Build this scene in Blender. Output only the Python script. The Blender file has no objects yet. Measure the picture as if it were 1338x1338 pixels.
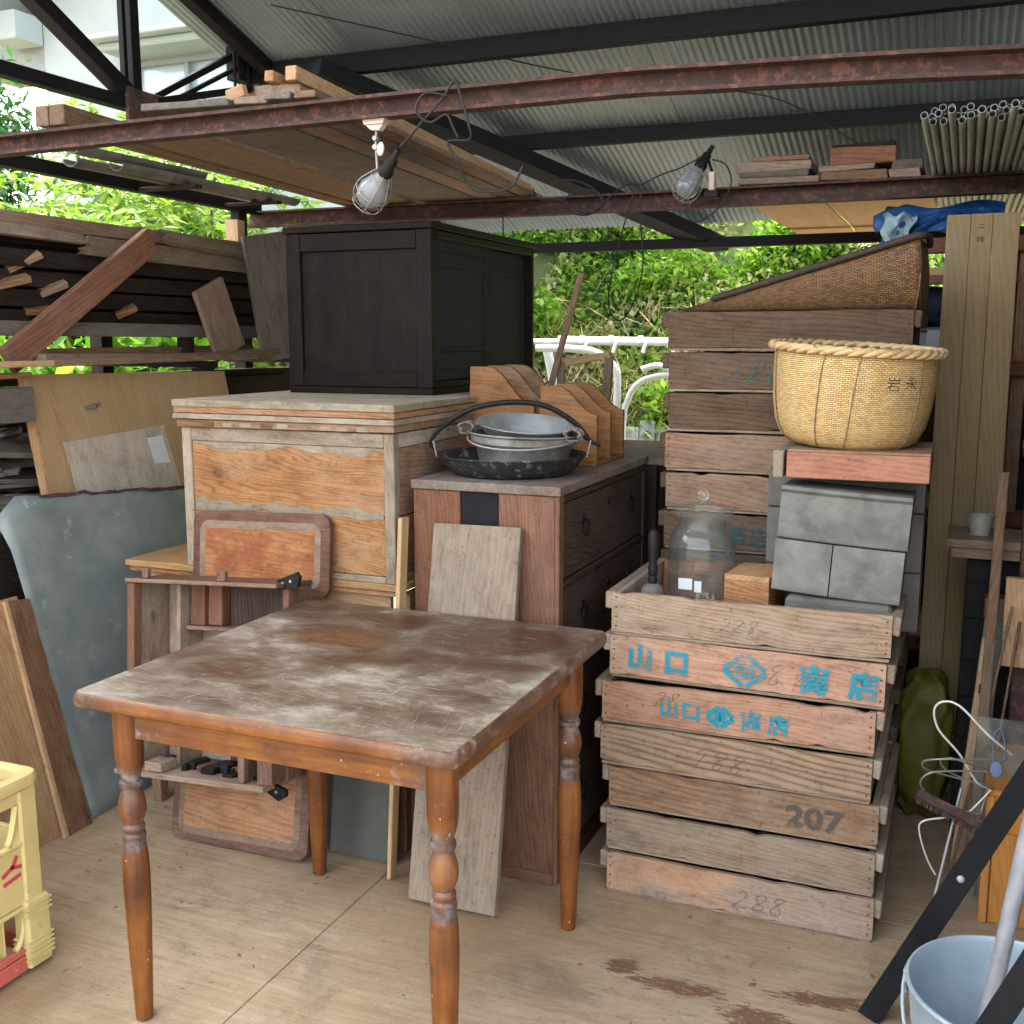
import bpy, math, random
import numpy as np
from mathutils import Matrix, Vector
random.seed(7)
R = math.radians
S = bpy.context.scene
C = S.collection

# ------------------------------------------------------------ camera, world, sun, exposure
cam = bpy.data.objects.new('camera', bpy.data.cameras.new('camera')); C.objects.link(cam)
cam.location = (0, 0, 1.391)
cam.rotation_euler = (math.pi/2 - 0.159, 0, 0.395)
cam.data.sensor_width = 36; cam.data.lens = 36*1412/1338
cam.data.clip_start = 0.05; cam.data.clip_end = 500
S.camera = cam
S.render.resolution_x = S.render.resolution_y = 1024
W = bpy.data.worlds.new('World'); S.world = W; W.use_nodes = True
SUN_EL, SUN_AZ = R(71), R(-62)            # high hazy sun over the left rear of the shed
nt = W.node_tree; nt.nodes.clear()
sky = nt.nodes.new('ShaderNodeTexSky'); sky.sky_type = 'NISHITA'; sky.sun_disc = False
sky.sun_elevation = SUN_EL; sky.sun_rotation = SUN_AZ; sky.dust_density = 4; sky.air_density = 1.0
hsv = nt.nodes.new('ShaderNodeHueSaturation'); hsv.inputs['Saturation'].default_value = 0.30
bg = nt.nodes.new('ShaderNodeBackground'); bg.inputs['Strength'].default_value = 0.15
wo = nt.nodes.new('ShaderNodeOutputWorld')
nt.links.new(sky.outputs[0], hsv.inputs['Color']); nt.links.new(hsv.outputs[0], bg.inputs[0]); nt.links.new(bg.outputs[0], wo.inputs[0])
sl = bpy.data.lights.new('sun', 'SUN'); sl.energy = 2.0; sl.angle = R(10); sl.color = (1, .96, .9)
sun = bpy.data.objects.new('sun', sl); C.objects.link(sun)
sd = Vector((math.sin(SUN_AZ)*math.cos(SUN_EL), math.cos(SUN_AZ)*math.cos(SUN_EL), math.sin(SUN_EL)))
sun.rotation_euler = sd.to_track_quat('Z', 'Y').to_euler(); sun.location = sd*30
S.view_settings.view_transform = 'Standard'; S.view_settings.look = 'None'
S.view_settings.exposure = 3.4; S.view_settings.gamma = 1; S.view_settings.use_curve_mapping = False
S.cycles.max_bounces = 8; S.cycles.diffuse_bounces = 5; S.cycles.transparent_max_bounces = 12

# ------------------------------------------------------------ materials
class NT:
    def __init__(s, name):
        s.m = bpy.data.materials.new(name); s.m.use_nodes = True; s.t = s.m.node_tree
        s.b = s.t.nodes['Principled BSDF']; s.out = s.t.nodes['Material Output']
    def n(s, ty, **kw):
        o = s.t.nodes.new(ty)
        for k, v in kw.items():
            if k.startswith('i_'): o.inputs[int(k[2:]) if k[2:].isdigit() else k[2:].replace('_', ' ')].default_value = v
            else: setattr(o, k, v)
        return o
    def l(s, a, b): s.t.links.new(a, b)
    def math(s, op, a, b=None, c=None, clamp=False):
        o = s.n('ShaderNodeMath', operation=op, use_clamp=clamp)
        for i, v in enumerate((a, b, c)):
            if v is None: continue
            if isinstance(v, (int, float)): o.inputs[i].default_value = v
            else: s.l(v, o.inputs[i])
        return o.outputs[0]
    def mix(s, f, a, b, blend='MIX'):
        o = s.n('ShaderNodeMix', data_type='RGBA', blend_type=blend)
        for i, v in ((0, f), (6, a), (7, b)):
            if isinstance(v, (int, float)): o.inputs[i].default_value = v
            elif isinstance(v, tuple): o.inputs[i].default_value = (*v[:3], 1)
            else: s.l(v, o.inputs[i])
        return o.outputs[2]
    def ramp(s, f, stops):
        o = s.n('ShaderNodeValToRGB'); e = o.color_ramp.elements
        while len(e) < len(stops): e.new(.5)
        for x, (p, c) in zip(e, stops):
            x.position = p; x.color = (*c, 1) if isinstance(c, tuple) else (c, c, c, 1)
        s.l(f, o.inputs[0]); return o.outputs[0]
    def coords(s, rnd=True):
        tc = s.n('ShaderNodeTexCoord'); v = tc.outputs['Object']
        if rnd:
            oi = s.n('ShaderNodeObjectInfo'); s.rand = oi.outputs['Random']
            cb = s.n('ShaderNodeCombineXYZ')
            for i, k in enumerate((31.7, 17.3, 53.1)): s.l(s.math('MULTIPLY', s.rand, k), cb.inputs[i])
            va = s.n('ShaderNodeVectorMath', operation='ADD'); s.l(v, va.inputs[0]); s.l(cb.outputs[0], va.inputs[1]); return va.outputs[0]
        return v
    def scale(s, v, sc):
        m = s.n('ShaderNodeVectorMath', operation='MULTIPLY', i_1=sc); s.l(v, m.inputs[0]); return m.outputs[0]
    def noise(s, v, scale, detail=4, rough=.6, dist=0):
        o = s.n('ShaderNodeTexNoise', i_Scale=scale, i_Detail=detail, i_Roughness=rough, i_Distortion=dist); s.l(v, o.inputs['Vector']); return o.outputs['Fac']
    def bump(s, h, strength=.3, dist=.002):
        o = s.n('ShaderNodeBump', i_Strength=strength, i_Distance=dist); s.l(h, o.inputs['Height']); s.l(o.outputs[0], s.b.inputs['Normal'])
    def set(s, rough=None, metal=None, spec=None):
        for k, v in (('Roughness', rough), ('Metallic', metal), ('Specular IOR Level', spec)):
            if v is None: continue
            if isinstance(v, (int, float)): s.b.inputs[k].default_value = v
            else: s.l(v, s.b.inputs[k])
        return s.m

def wood(name, light, dark, rings=.45, grey=(.3, .27, .24), grey_amt=.3, rough=.72, bump=.35, gs=1.0, stain=None, stain_amt=0, knots=True, var=.22, spec=.3, grime=1.0):
    """planks: grain runs along local X; rings, fibres, weathering and knots vary from board to board"""
    t = NT(name); v = t.coords()
    wob = t.noise(t.scale(v, (.9, 5, 5)), 1.0*gs, 3)
    vv = t.n('ShaderNodeVectorMath', operation='MULTIPLY_ADD'); t.l(t.scale(v, (.10, 1, 1)), vv.inputs[0]); vv.inputs[1].default_value = (1, 1, 1)
    cb = t.n('ShaderNodeCombineXYZ'); t.l(t.math('MULTIPLY', wob, .075), cb.inputs[1]); t.l(t.math('MULTIPLY', wob, .055), cb.inputs[2]); t.l(cb.outputs[0], vv.inputs[2])
    wv = t.n('ShaderNodeTexWave', wave_type='BANDS', bands_direction='DIAGONAL', wave_profile='SIN', i_Scale=48*gs, i_Distortion=3.2, i_Detail=2, i_Detail_Scale=.7, i_Detail_Roughness=.55)
    t.l(vv.outputs[0], wv.inputs['Vector'])
    line = t.math('POWER', wv.outputs['Fac'], 2.2)
    streak = t.noise(t.scale(v, (.8, 14, 14)), 1.6*gs, 5, .65, .3)
    fib = t.noise(t.scale(v, (5, 190, 190)), 1.3*gs, 3, .75)
    f = t.math('ADD', t.math('MULTIPLY', t.math('SUBTRACT', 1.0, line), rings*.5), t.math('MULTIPLY', streak, 1-rings*.5))
    f = t.math('ADD', t.math('MULTIPLY', f, .72), t.math('MULTIPLY', fib, .28))
    md = tuple((a*.5+b*.5) for a, b in zip(light, dark))
    col = t.ramp(f, [(.26, dark), (.5, md), (.72, light)])
    if knots:
        kn = t.n('ShaderNodeTexVoronoi', i_Scale=1.0, i_Randomness=1.0); t.l(t.scale(v, (3.0, 6.5, 6.5)), kn.inputs['Vector'])
        kf = t.ramp(kn.outputs['Distance'], [(.05, 1.0), (.10, .35), (.17, 0.0)])
        sep = t.n('ShaderNodeSeparateColor'); t.l(kn.outputs['Color'], sep.inputs[0])
        kf = t.math('MULTIPLY', kf, t.math('GREATER_THAN', sep.outputs[0], .72))
        col = t.mix(t.math('MULTIPLY', kf, .8), col, tuple(c*.35 for c in dark))
    big = t.noise(v, 4.5, 6, .7); mid = t.noise(t.scale(v, (1, 2.2, 2.2)), 13, 6, .75)
    gm = t.ramp(t.math('ADD', t.math('MULTIPLY', big, .65), t.math('ADD', t.math('MULTIPLY', mid, .2), t.math('MULTIPLY', fib, .15))), [(.56-.30*grey_amt, 0.0), (.74-.24*grey_amt, 1.0)])
    col = t.mix(t.math('MULTIPLY', gm, min(1, .35+grey_amt)), col, grey)
    if stain:
        sn = t.noise(v, 2.3, 5, .7)
        sm = t.ramp(sn, [(.66-.3*stain_amt, 0.0), (.72-.3*stain_amt, 1.0)])
        col = t.mix(t.math('MULTIPLY', sm, .75), col, stain)
    # grime: soft dark smudges, pin marks and scratches
    gr = t.ramp(mid, [(.30, .52), (.50, .92), (.66, 1.08)]); col = t.mix(.85*grime, col, gr, 'MULTIPLY')
    spk = t.ramp(t.noise(v, 95, 2, .5), [(.29, .45), (.37, 1.0)]); col = t.mix(.6*grime, col, spk, 'MULTIPLY')
    scr = t.ramp(t.noise(t.scale(v, (9, 60, 60)), 2.2, 3, .6, 1.5), [(.69, 0.0), (.73, .5*grime)]); col = t.mix(scr, col, tuple(min(.6, c*1.35+.05) for c in light))
    h = t.n('ShaderNodeHueSaturation'); t.l(col, h.inputs['Color'])
    t.l(t.math('MULTIPLY_ADD', t.rand, 2*var, 1-var), h.inputs['Value'])
    t.l(t.math('MULTIPLY_ADD', t.rand, -.25, 1.12), h.inputs['Saturation'])
    t.l(h.outputs[0], t.b.inputs['Base Color'])
    t.bump(t.math('ADD', t.math('MULTIPLY', f, .5), fib), bump, .0012)
    rr = t.math('MULTIPLY_ADD', mid, .3, rough-.15)
    return t.set(rr, 0, spec)

def metal(name, base, alt, scale=8, rough=.5, metallic=.7, bump=.1, rust=None, rust_amt=.0, spec=.4, detail=6):
    t = NT(name); v = t.coords()
    n = t.noise(v, scale, detail, .65, .4); col = t.ramp(n, [(.32, alt), (.66, base)])
    if rust:
        r = t.noise(v, scale*1.7, 7, .75); rm = t.ramp(r, [(.7-.4*rust_amt, 0.0), (.76-.4*rust_amt, 1.0)])
        col = t.mix(rm, col, rust); t.l(t.math('MULTIPLY_ADD', rm, -metallic*.9, metallic), t.b.inputs['Metallic'])
    else: t.b.inputs['Metallic'].default_value = metallic
    t.l(col, t.b.inputs['Base Color'])
    t.bump(t.noise(v, scale*6, 4), bump, .001)
    return t.set(t.math('MULTIPLY_ADD', n, .3, rough-.15), None, spec)

def plain(name, col, rough=.5, metallic=0, var=.12, scale=20, bump=.05, spec=.4):
    t = NT(name); v = t.coords()
    n = t.noise(v, scale, 5, .65)
    t.l(t.ramp(n, [(.3, tuple(c*(1-var) for c in col)), (.7, tuple(min(1, c*(1+var)) for c in col))]), t.b.inputs['Base Color'])
    t.bump(n, bump, .002); return t.set(rough, metallic, spec)

def leaf(name, c1, c2, c3, trans=.35, rough=.5):
    t = NT(name); g = t.n('ShaderNodeNewGeometry')
    col = t.ramp(g.outputs['Random Per Island'], [(.0, c1), (.5, c2), (1.0, c3)])
    t.l(col, t.b.inputs['Base Color']); t.set(rough, 0, .3)
    tr = t.n('ShaderNodeBsdfTranslucent'); t.l(t.mix(1.0, col, (.86, 1.0, .5), 'MULTIPLY'), tr.inputs[0])
    mx = t.n('ShaderNodeMixShader', i_0=trans); t.l(t.b.outputs[0], mx.inputs[1]); t.l(tr.outputs[0], mx.inputs[2]); t.l(mx.outputs[0], t.out.inputs[0])
    return t.m

def printed(name, col, wear=.5, scale=60):
    t = NT(name); v = t.coords()
    n = t.noise(v, scale, 5, .75); n2 = t.noise(v, 9, 2)
    a = t.ramp(t.math('ADD', t.math('MULTIPLY', n, .7), t.math('MULTIPLY', n2, .3)), [(.36+.16*(wear-.5), 0.0), (.36+.16*(wear-.5)+.12, .85)])
    t.b.inputs['Base Color'].default_value = (*col, 1); t.set(.8, 0, .1); t.l(a, t.b.inputs['Alpha']); return t.m

def glass(name, tint=(.95, .98, .97), rough=.03, dusty=.12):
    t = NT(name); v = t.coords()
    gl = t.n('ShaderNodeBsdfGlass', i_Color=(*tint, 1), i_Roughness=rough, i_IOR=1.45)
    tp = t.n('ShaderNodeBsdfTransparent', i_0=(*tint, 1)); gs = t.n('ShaderNodeBsdfGlossy', i_Roughness=rough)
    fr = t.n('ShaderNodeFresnel', i_IOR=1.45)
    m1 = t.n('ShaderNodeMixShader'); t.l(t.math('MULTIPLY_ADD', fr.outputs[0], .45, .01), m1.inputs[0]); t.l(tp.outputs[0], m1.inputs[1]); t.l(gs.outputs[0], m1.inputs[2])
    df = t.n('ShaderNodeBsdfDiffuse', i_Color=(.6, .6, .57, 1))
    m2 = t.n('ShaderNodeMixShader'); t.l(t.math('MULTIPLY', t.ramp(t.noise(v, 14, 5), [(.4, .2), (.75, 1.0)]), dusty), m2.inputs[0]); t.l(m1.outputs[0], m2.inputs[1]); t.l(df.outputs[0], m2.inputs[2])
    t.l(m2.outputs[0], t.out.inputs[0]); return t.m

M = {}
M['crate'] = wood('crate wood', (.345, .237, .15), (.14, .086, .052), .55, (.26, .215, .16), .38, .85, .5, 1.25)
M['crate_pink'] = wood('pinkish crate wood', (.375, .20, .115), (.18, .086, .048), .4, (.28, .205, .148), .34, .85, .5, 1.2)
M['crate_grey'] = wood('grey crate wood', (.34, .25, .175), (.15, .108, .074), .5, (.25, .215, .17), .5, .88, .5)
M['crate_dark'] = wood('aged crate wood', (.155, .098, .058), (.052, .031, .019), .5, (.12, .092, .066), .3, .85, .5)
M['orange'] = wood('orange cedar', (.365, .185, .078), (.185, .082, .032), .8, (.32, .235, .15), .28, .7, .3, 1.5, knots=True, var=.08)
M['greywood'] = wood('papered grey wood', (.30, .245, .17), (.155, .115, .075), .4, (.33, .285, .22), .5, .9, .5)
M['brownwood'] = wood('mid brown wood', (.29, .165, .085), (.12, .06, .03), .5, (.22, .17, .13), .3, .75, .4)
M['loft'] = wood('old loft planks', (.30, .19, .115), (.12, .07, .04), .5, (.2, .17, .14), .45, .85, .4)
M['loft_grey'] = wood('grey loft boards', (.17, .15, .125), (.085, .07, .055), .4, (.14, .13, .115), .5, .85, .4)
M['fresh'] = wood('fresh sawn wood', (.55, .36, .2), (.36, .2, .1), .5, (.4, .32, .24), .2, .8, .4)
M['darkboard'] = wood('boards darkened for shade', (.040, .028, .022), (.012, .009, .008), .4, (.034, .03, .028), .25, .9, .4, spec=.12)  # near black: shadow inside the rack put into the wood colour
M['redplank'] = wood('reddish plank', (.26, .12, .07), (.11, .045, .027), .5, (.19, .135, .10), .2, .7, .35)
M['palegrey'] = wood('weathered grey board', (.305, .245, .18), (.16, .122, .088), .35, (.25, .215, .17), .45, .9, .5, .9)
M['tan'] = wood('tan veneer', (.40, .275, .155), (.27, .17, .085), .5, (.33, .25, .16), .2, .65, .1, 1.3, knots=False, var=.03, grime=.25)
M['deskwood'] = wood('light desk wood', (.40, .245, .115), (.23, .125, .052), .5, (.33, .245, .16), .25, .65, .2, 1.1, knots=False, var=.08, grime=.7)
M['cabinet_door'] = wood('dark door with bluish sheen', (.026, .027, .032), (.011, .011, .014), .3, (.035, .035, .035), .3, .65, .12, 1.2, knots=False, var=.06, spec=.15)  # bluish reflection on the doors put into their base colour
M['ply'] = wood('plywood', (.52, .37, .21), (.38, .255, .135), .35, (.4, .32, .22), .25, .8, .2, 1.1, knots=False, var=.06, grime=.5)
M['redbrown'] = wood('red brown cabinet wood', (.20, .083, .038), (.075, .03, .016), .4, (.145, .09, .06), .22, .6, .25, 1.2, var=.1)
M['tansu_dark'] = wood('dark lacquered wood', (.085, .05, .036), (.022, .014, .010), .6, (.075, .06, .05), .3, .6, .9, 1.2, var=.08, spec=.2)
M['tansu_top'] = wood('dusty brown top', (.17, .115, .085), (.08, .05, .035), .4, (.2, .175, .15), .5, .8, .3)
M['cabinet'] = wood('almost black stained wood', (.0135, .0085, .007), (.004, .0027, .0025), .35, (.019, .013, .009), .25, .45, .15, 1.2, knots=False, var=.06, spec=.11)
M['rack'] = wood('honey brown wood', (.285, .14, .057), (.13, .056, .022), .45, (.22, .15, .1), .2, .6, .25, 1.1, var=.12)
M['traywood'] = wood('red cedar tray', (.38, .155, .085), (.2, .075, .04), .5, (.28, .17, .12), .15, .7, .3)
M['sewbrown'] = wood('varnished brown rim', (.17, .085, .055), (.085, .04, .025), .4, (.22, .17, .14), .25, .6, .3)
M['sewpale'] = wood('bare leaf underside', (.42, .20, .085), (.21, .085, .035), .6, (.36, .22, .13), .35, .75, .25, .9, stain=(.26, .085, .045), stain_amt=.45)
M['sewgrey'] = wood('dusty plywood inside', (.30, .215, .145), (.155, .108, .07), .4, (.3, .25, .19), .5, .85, .3)
M['sewband'] = wood('dusty worn leaf border', (.27, .185, .125), (.15, .095, .06), .3, (.29, .22, .165), .5, .85, .2)
M['brownply'] = wood('stained brown plywood', (.20, .105, .058), (.10, .048, .026), .4, (.25, .17, .11), .25, .75, .2, 1, knots=False)
M['obox'] = wood('orange varnished wood', (.52, .25, .075), (.36, .15, .035), .4, (.42, .26, .12), .08, .35, .12, 1.0, var=.03, grime=.4)
M['panel'] = wood('wide khaki board', (.30, .22, .105), (.20, .14, .062), .4, (.22, .165, .085), .25, .7, .15, .8, knots=False, var=.03, grime=.35)
M['rust'] = metal('rusty steel', (.085, .052, .043), (.035, .022, .02), 22, .85, .15, .5, rust=(.145, .058, .043), rust_amt=.42)
M['darksteel'] = metal('dark painted steel', (.013, .013, .015), (.007, .007, .009), 10, .65, .1, .2, rust=(.035, .02, .015), rust_amt=.1, spec=.15)
M['galv'] = metal('weathered galvanised sheet', (.22, .25, .24), (.145, .178, .178), 8, .6, .15, .35, rust=(.28, .305, .285), rust_amt=.26, detail=8)
M['galvbright'] = metal('galvanised steel', (.40, .48, .54), (.28, .355, .41), 9, .5, .35, .2, rust=(.5, .56, .59), rust_amt=.12)
M['roofsheet'] = metal('corrugated roof sheet', (.29, .375, .415), (.21, .28, .315), 1.3, .55, .35, .1)
M['alu'] = metal('worn aluminium', (.36, .38, .39), (.22, .235, .235), 12, .42, .45, .1)
M['potgrey'] = metal('sooty aluminium pot', (.25, .25, .23), (.075, .075, .068), 12, .6, .2, .3, detail=7)
M['iron'] = metal('sooty black pan', (.036, .040, .041), (.018, .020, .021), 20, .6, .2, .4, rust=(.17, .175, .17), rust_amt=.36, spec=.3)
M['blackiron'] = plain('black iron', (.012, .011, .011), .6, .5, .3, 30, .2)
M['blackpaint'] = metal('worn black paint', (.012, .013, .015), (.007, .008, .009), 12, .5, .1, .2, rust=(.07, .066, .058), rust_amt=.13, spec=.12)
M['steelpipe'] = metal('grey steel tube', (.36, .39, .44), (.25, .28, .32), 20, .42, .45, .1)
M['pvc'] = plain('grey plastic pipe', (.36, .38, .345), .5, 0, .25, 6, .05)
M['gutter'] = plain('old grey gutter', (.115, .11, .095), .7, 0, .35, 9, .3)
M['pipehole'] = plain('dark pipe bore', (.02, .02, .025), .9)
M['yellowplastic'] = metal('scuffed yellow plastic', (.55, .445, .19), (.45, .355, .14), 9, .55, 0, .15, rust=(.40, .33, .2), rust_amt=.2)
M['redplastic'] = metal('scuffed red plastic', (.45, .10, .07), (.36, .08, .06), 12, .55, 0, .15, rust=(.45, .24, .19), rust_amt=.3)
M['stone'] = metal('grey fired clay', (.195, .197, .176), (.10, .102, .09), 12, .85, 0, .4, rust=(.27, .28, .26), rust_amt=.10, spec=.2)
M['stone_dark'] = metal('darker fired clay', (.135, .132, .118), (.078, .077, .068), 8, .9, 0, .4, spec=.2)
M['cord'] = plain('black cable', (.012, .012, .014), .6)
M['whitepaint'] = plain('white painted pipe', (.46, .48, .46), .5, 0, .08, 20)
M['whitewire'] = plain('white coated wire', (.62, .60, .54), .45)
M['greywire'] = plain('grey wire', (.30, .29, .27), .5, .5)
M['bulb'] = plain('frosted bulb glass', (.20, .225, .24), .18, 0, .06, 30, .02, .6)
M['creamclip'] = plain('cream clip', (.55, .46, .38), .5)
M['rope'] = plain('grey rope', (.17, .155, .135), .9, 0, .3, 120, .5)
M['tarp'] = plain('blue tarpaulin', (.012, .075, .24), .42, 0, .2, 8, .2)
M['tarp_back'] = plain('pale tarp lining', (.33, .46, .5), .5, 0, .15, 12, .2)
M['stucco'] = plain('white stucco', (.31, .36, .35), .9, 0, .04, 3, .2)
M['stucco_trim'] = plain('pale green trim', (.27, .33, .30), .8, 0, .05, 5, .1)
M['grille'] = plain('grey louvre board', (.22, .25, .25), .8)
M['tile'] = plain('grey roof tile', (.16, .18, .2), .6, 0, .25, 6)
M['window'] = plain('window glass', (.33, .42, .47), .12, 0, .06, 2, 0, .8)
M['soil'] = plain('bare earth', (.16, .12, .08), .95, 0, .3, 3, .4)
M['bank'] = plain('bank soil', (.06, .08, .022), .95, 0, .4, 2, .4)
M['greypale'] = wood('grey fence boards', (.40, .42, .40), (.26, .27, .26), .4, (.34, .36, .34), .5, .9, .5)
M['yellowbag'] = plain('yellow green sack', (.10, .095, .01), .6, 0, .35, 9, .3)
M['darkblue'] = plain('dark blue cloth', (.010, .012, .03), .9, 0, .4, 30, .2)
M['clearbox'] = plain('milky plastic tub', (.20, .23, .24), .25, 0, .25, 8, .1, .6)
M['cup'] = plain('pale plastic tub', (.30, .31, .30), .4)
M['blueclip'] = plain('blue grey plastic', (.10, .14, .24), .5)
M['paper'] = plain('pale sticker', (.55, .57, .58), .6, 0, .05, 30)
M['palepatch'] = wood('pale paper patch', (.47, .40, .31), (.38, .31, .23), .3, (.33, .30, .25), .35, .8, .1, 1, knots=False, var=.02)
M['darkpanel'] = plain('dark grey hardboard', (.075, .08, .07), .45, 0, .3, 5, .1)
M['debris'] = wood('grey offcuts', (.22, .19, .155), (.085, .07, .058), .4, (.17, .155, .14), .5, .9, .5)
M['bark'] = plain('bark', (.10, .075, .055), .95, 0, .4, 25, .8)
M['dry'] = leaf('dry stems', (.34, .24, .12), (.42, .32, .18), (.26, .17, .09), .15, .8)
M['leaf_pale'] = leaf('pale lance leaves', (.085, .17, .03), (.18, .28, .045), (.22, .29, .06), .42)
M['leaf_dark'] = leaf('dark conifer sprays', (.035, .10, .035), (.05, .14, .045), (.07, .17, .045), .25)
M['leaf_bank'] = leaf('bank leaves', (.07, .19, .022), (.20, .36, .035), (.33, .42, .075), .5)
M['leaf_buff'] = leaf('buff seed heads', (.24, .27, .10), (.40, .37, .20), (.16, .23, .06), .35)
M['leaf_ivy'] = leaf('dark ivy leaves', (.045, .115, .022), (.085, .19, .032), (.14, .26, .05), .35)
M['leaf_glossy'] = leaf('broad green leaves', (.06, .17, .02), (.12, .26, .03), (.2, .32, .05), .45)
M['ink'] = printed('black ink', (.03, .03, .035), .42)
M['ink_faint'] = printed('faint grey pen', (.13, .088, .068), .62, 90)
M['ink_grey'] = printed('grey stencil ink', (.085, .075, .065), .62, 50)
M['ink_blue'] = printed('blue stencil ink', (.018, .235, .32), .64, 50)
M['ink_teal'] = printed('dark teal ink', (.03, .12, .14), .58, 80)
M['ink_red'] = printed('red crate print', (.50, .05, .09), .3, 40)
M['glass'] = glass('jar glass', dusty=.07); M['acrylic'] = glass('acrylic sheet', (.9, .95, .93), .05, .22)
M['darkpanel2'] = plain('black filler crate', (.012, .012, .013), .7, 0, .4, 8, .2, .15)
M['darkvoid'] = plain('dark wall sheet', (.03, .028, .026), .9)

def floor_mat():
    t = NT('worn plywood floor'); v = t.n('ShaderNodeNewGeometry').outputs['Position']
    gr = t.noise(t.scale(v, (2.2, 45, 1)), 1.5, 5, .7, .4); mid = t.noise(t.scale(v, (5, 22, 1)), 2.2, 6, .75, 1.2)
    big = t.noise(v, 1.1, 5, .6)
    col = t.ramp(gr, [(.26, (.27, .19, .112)), (.5, (.36, .268, .17)), (.72, (.425, .33, .222))])
    col = t.mix(t.ramp(mid, [(.50, 0.0), (.64, .6)]), col, (.42, .35, .26))
    blot = t.noise(v, 4.5, 7, .75, .6); col = t.mix(.8, col, t.ramp(blot, [(.32, .52), (.48, .92), (.68, 1.12)]), 'MULTIPLY')
    col = t.mix(t.ramp(big, [(.47, 0.0), (.62, .65)]), col, (.27, .17, .085))
    drk = t.ramp(t.noise(t.scale(v, (7, 28, 1)), 3.1, 6, .8, .8), [(.60, 0.0), (.69, .75)])
    col = t.mix(drk, col, (.15, .10, .062))
    # worn reddish patches where the face veneer has lifted (their own shape)
    def spot(cx, cy, rx, ry, rot):
        mp = t.n('ShaderNodeMapping', vector_type='TEXTURE'); mp.inputs['Location'].default_value = (cx, cy, 0); mp.inputs['Rotation'].default_value = (0, 0, rot); mp.inputs['Scale'].default_value = (rx, ry, 1)
        t.l(v, mp.inputs[0]); ln = t.n('ShaderNodeVectorMath', operation='LENGTH')
        sc = t.n('ShaderNodeVectorMath', operation='MULTIPLY', i_1=(1, 1, 0)); t.l(mp.outputs[0], sc.inputs[0]); t.l(sc.outputs[0], ln.inputs[0])
        return t.ramp(ln.outputs['Value'], [(.25, 1.0), (1.0, 0.0)])
    s = None
    for a in ((-.63, 2.16, .085, .06, .3), (-.50, 2.13, .19, .05, .05), (-.31, 2.08, .16, .075, -.1), (-.30, 2.02, .12, .07, .2), (-.60, 1.70, .12, .07, 0), (-.42, 1.72, .14, .05, 0), (-.20, 2.2, .2, .05, .2)):
        q = spot(*a); s = q if s is None else t.math('MAXIMUM', s, q)
    brk = t.noise(t.scale(v, (14, 50, 1)), 2.0, 5, .75, 1.0)
    fl2 = t.noise(t.scale(v, (30, 110, 1)), 1.0, 4, .7, .6)
    sm = t.ramp(t.math('ADD', t.math('MULTIPLY', s, .26), t.math('ADD', t.math('MULTIPLY', brk, .55), t.math('MULTIPLY', fl2, .45))), [(.66, 0.0), (.70, 1.0)])
    col = t.mix(t.math('MULTIPLY', sm, .85), col, (.135, .062, .036))
    sc = t.ramp(t.noise(v, 130, 3, .6), [(.3, .7), (.45, 1.0)]); col = t.mix(.6, col, sc, 'MULTIPLY')
    wh = t.ramp(t.noise(v, 75, 2, .5), [(.74, 0.0), (.77, .7)]); col = t.mix(wh, col, (.5, .47, .42))
    t.l(col, t.b.inputs['Base Color'])
    t.bump(t.math('ADD', t.math('ADD', gr, mid), t.math('MULTIPLY', sm, -.6)), .35, .002)
    return t.set(.75, 0, .25)
M['floor'] = floor_mat()

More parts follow.
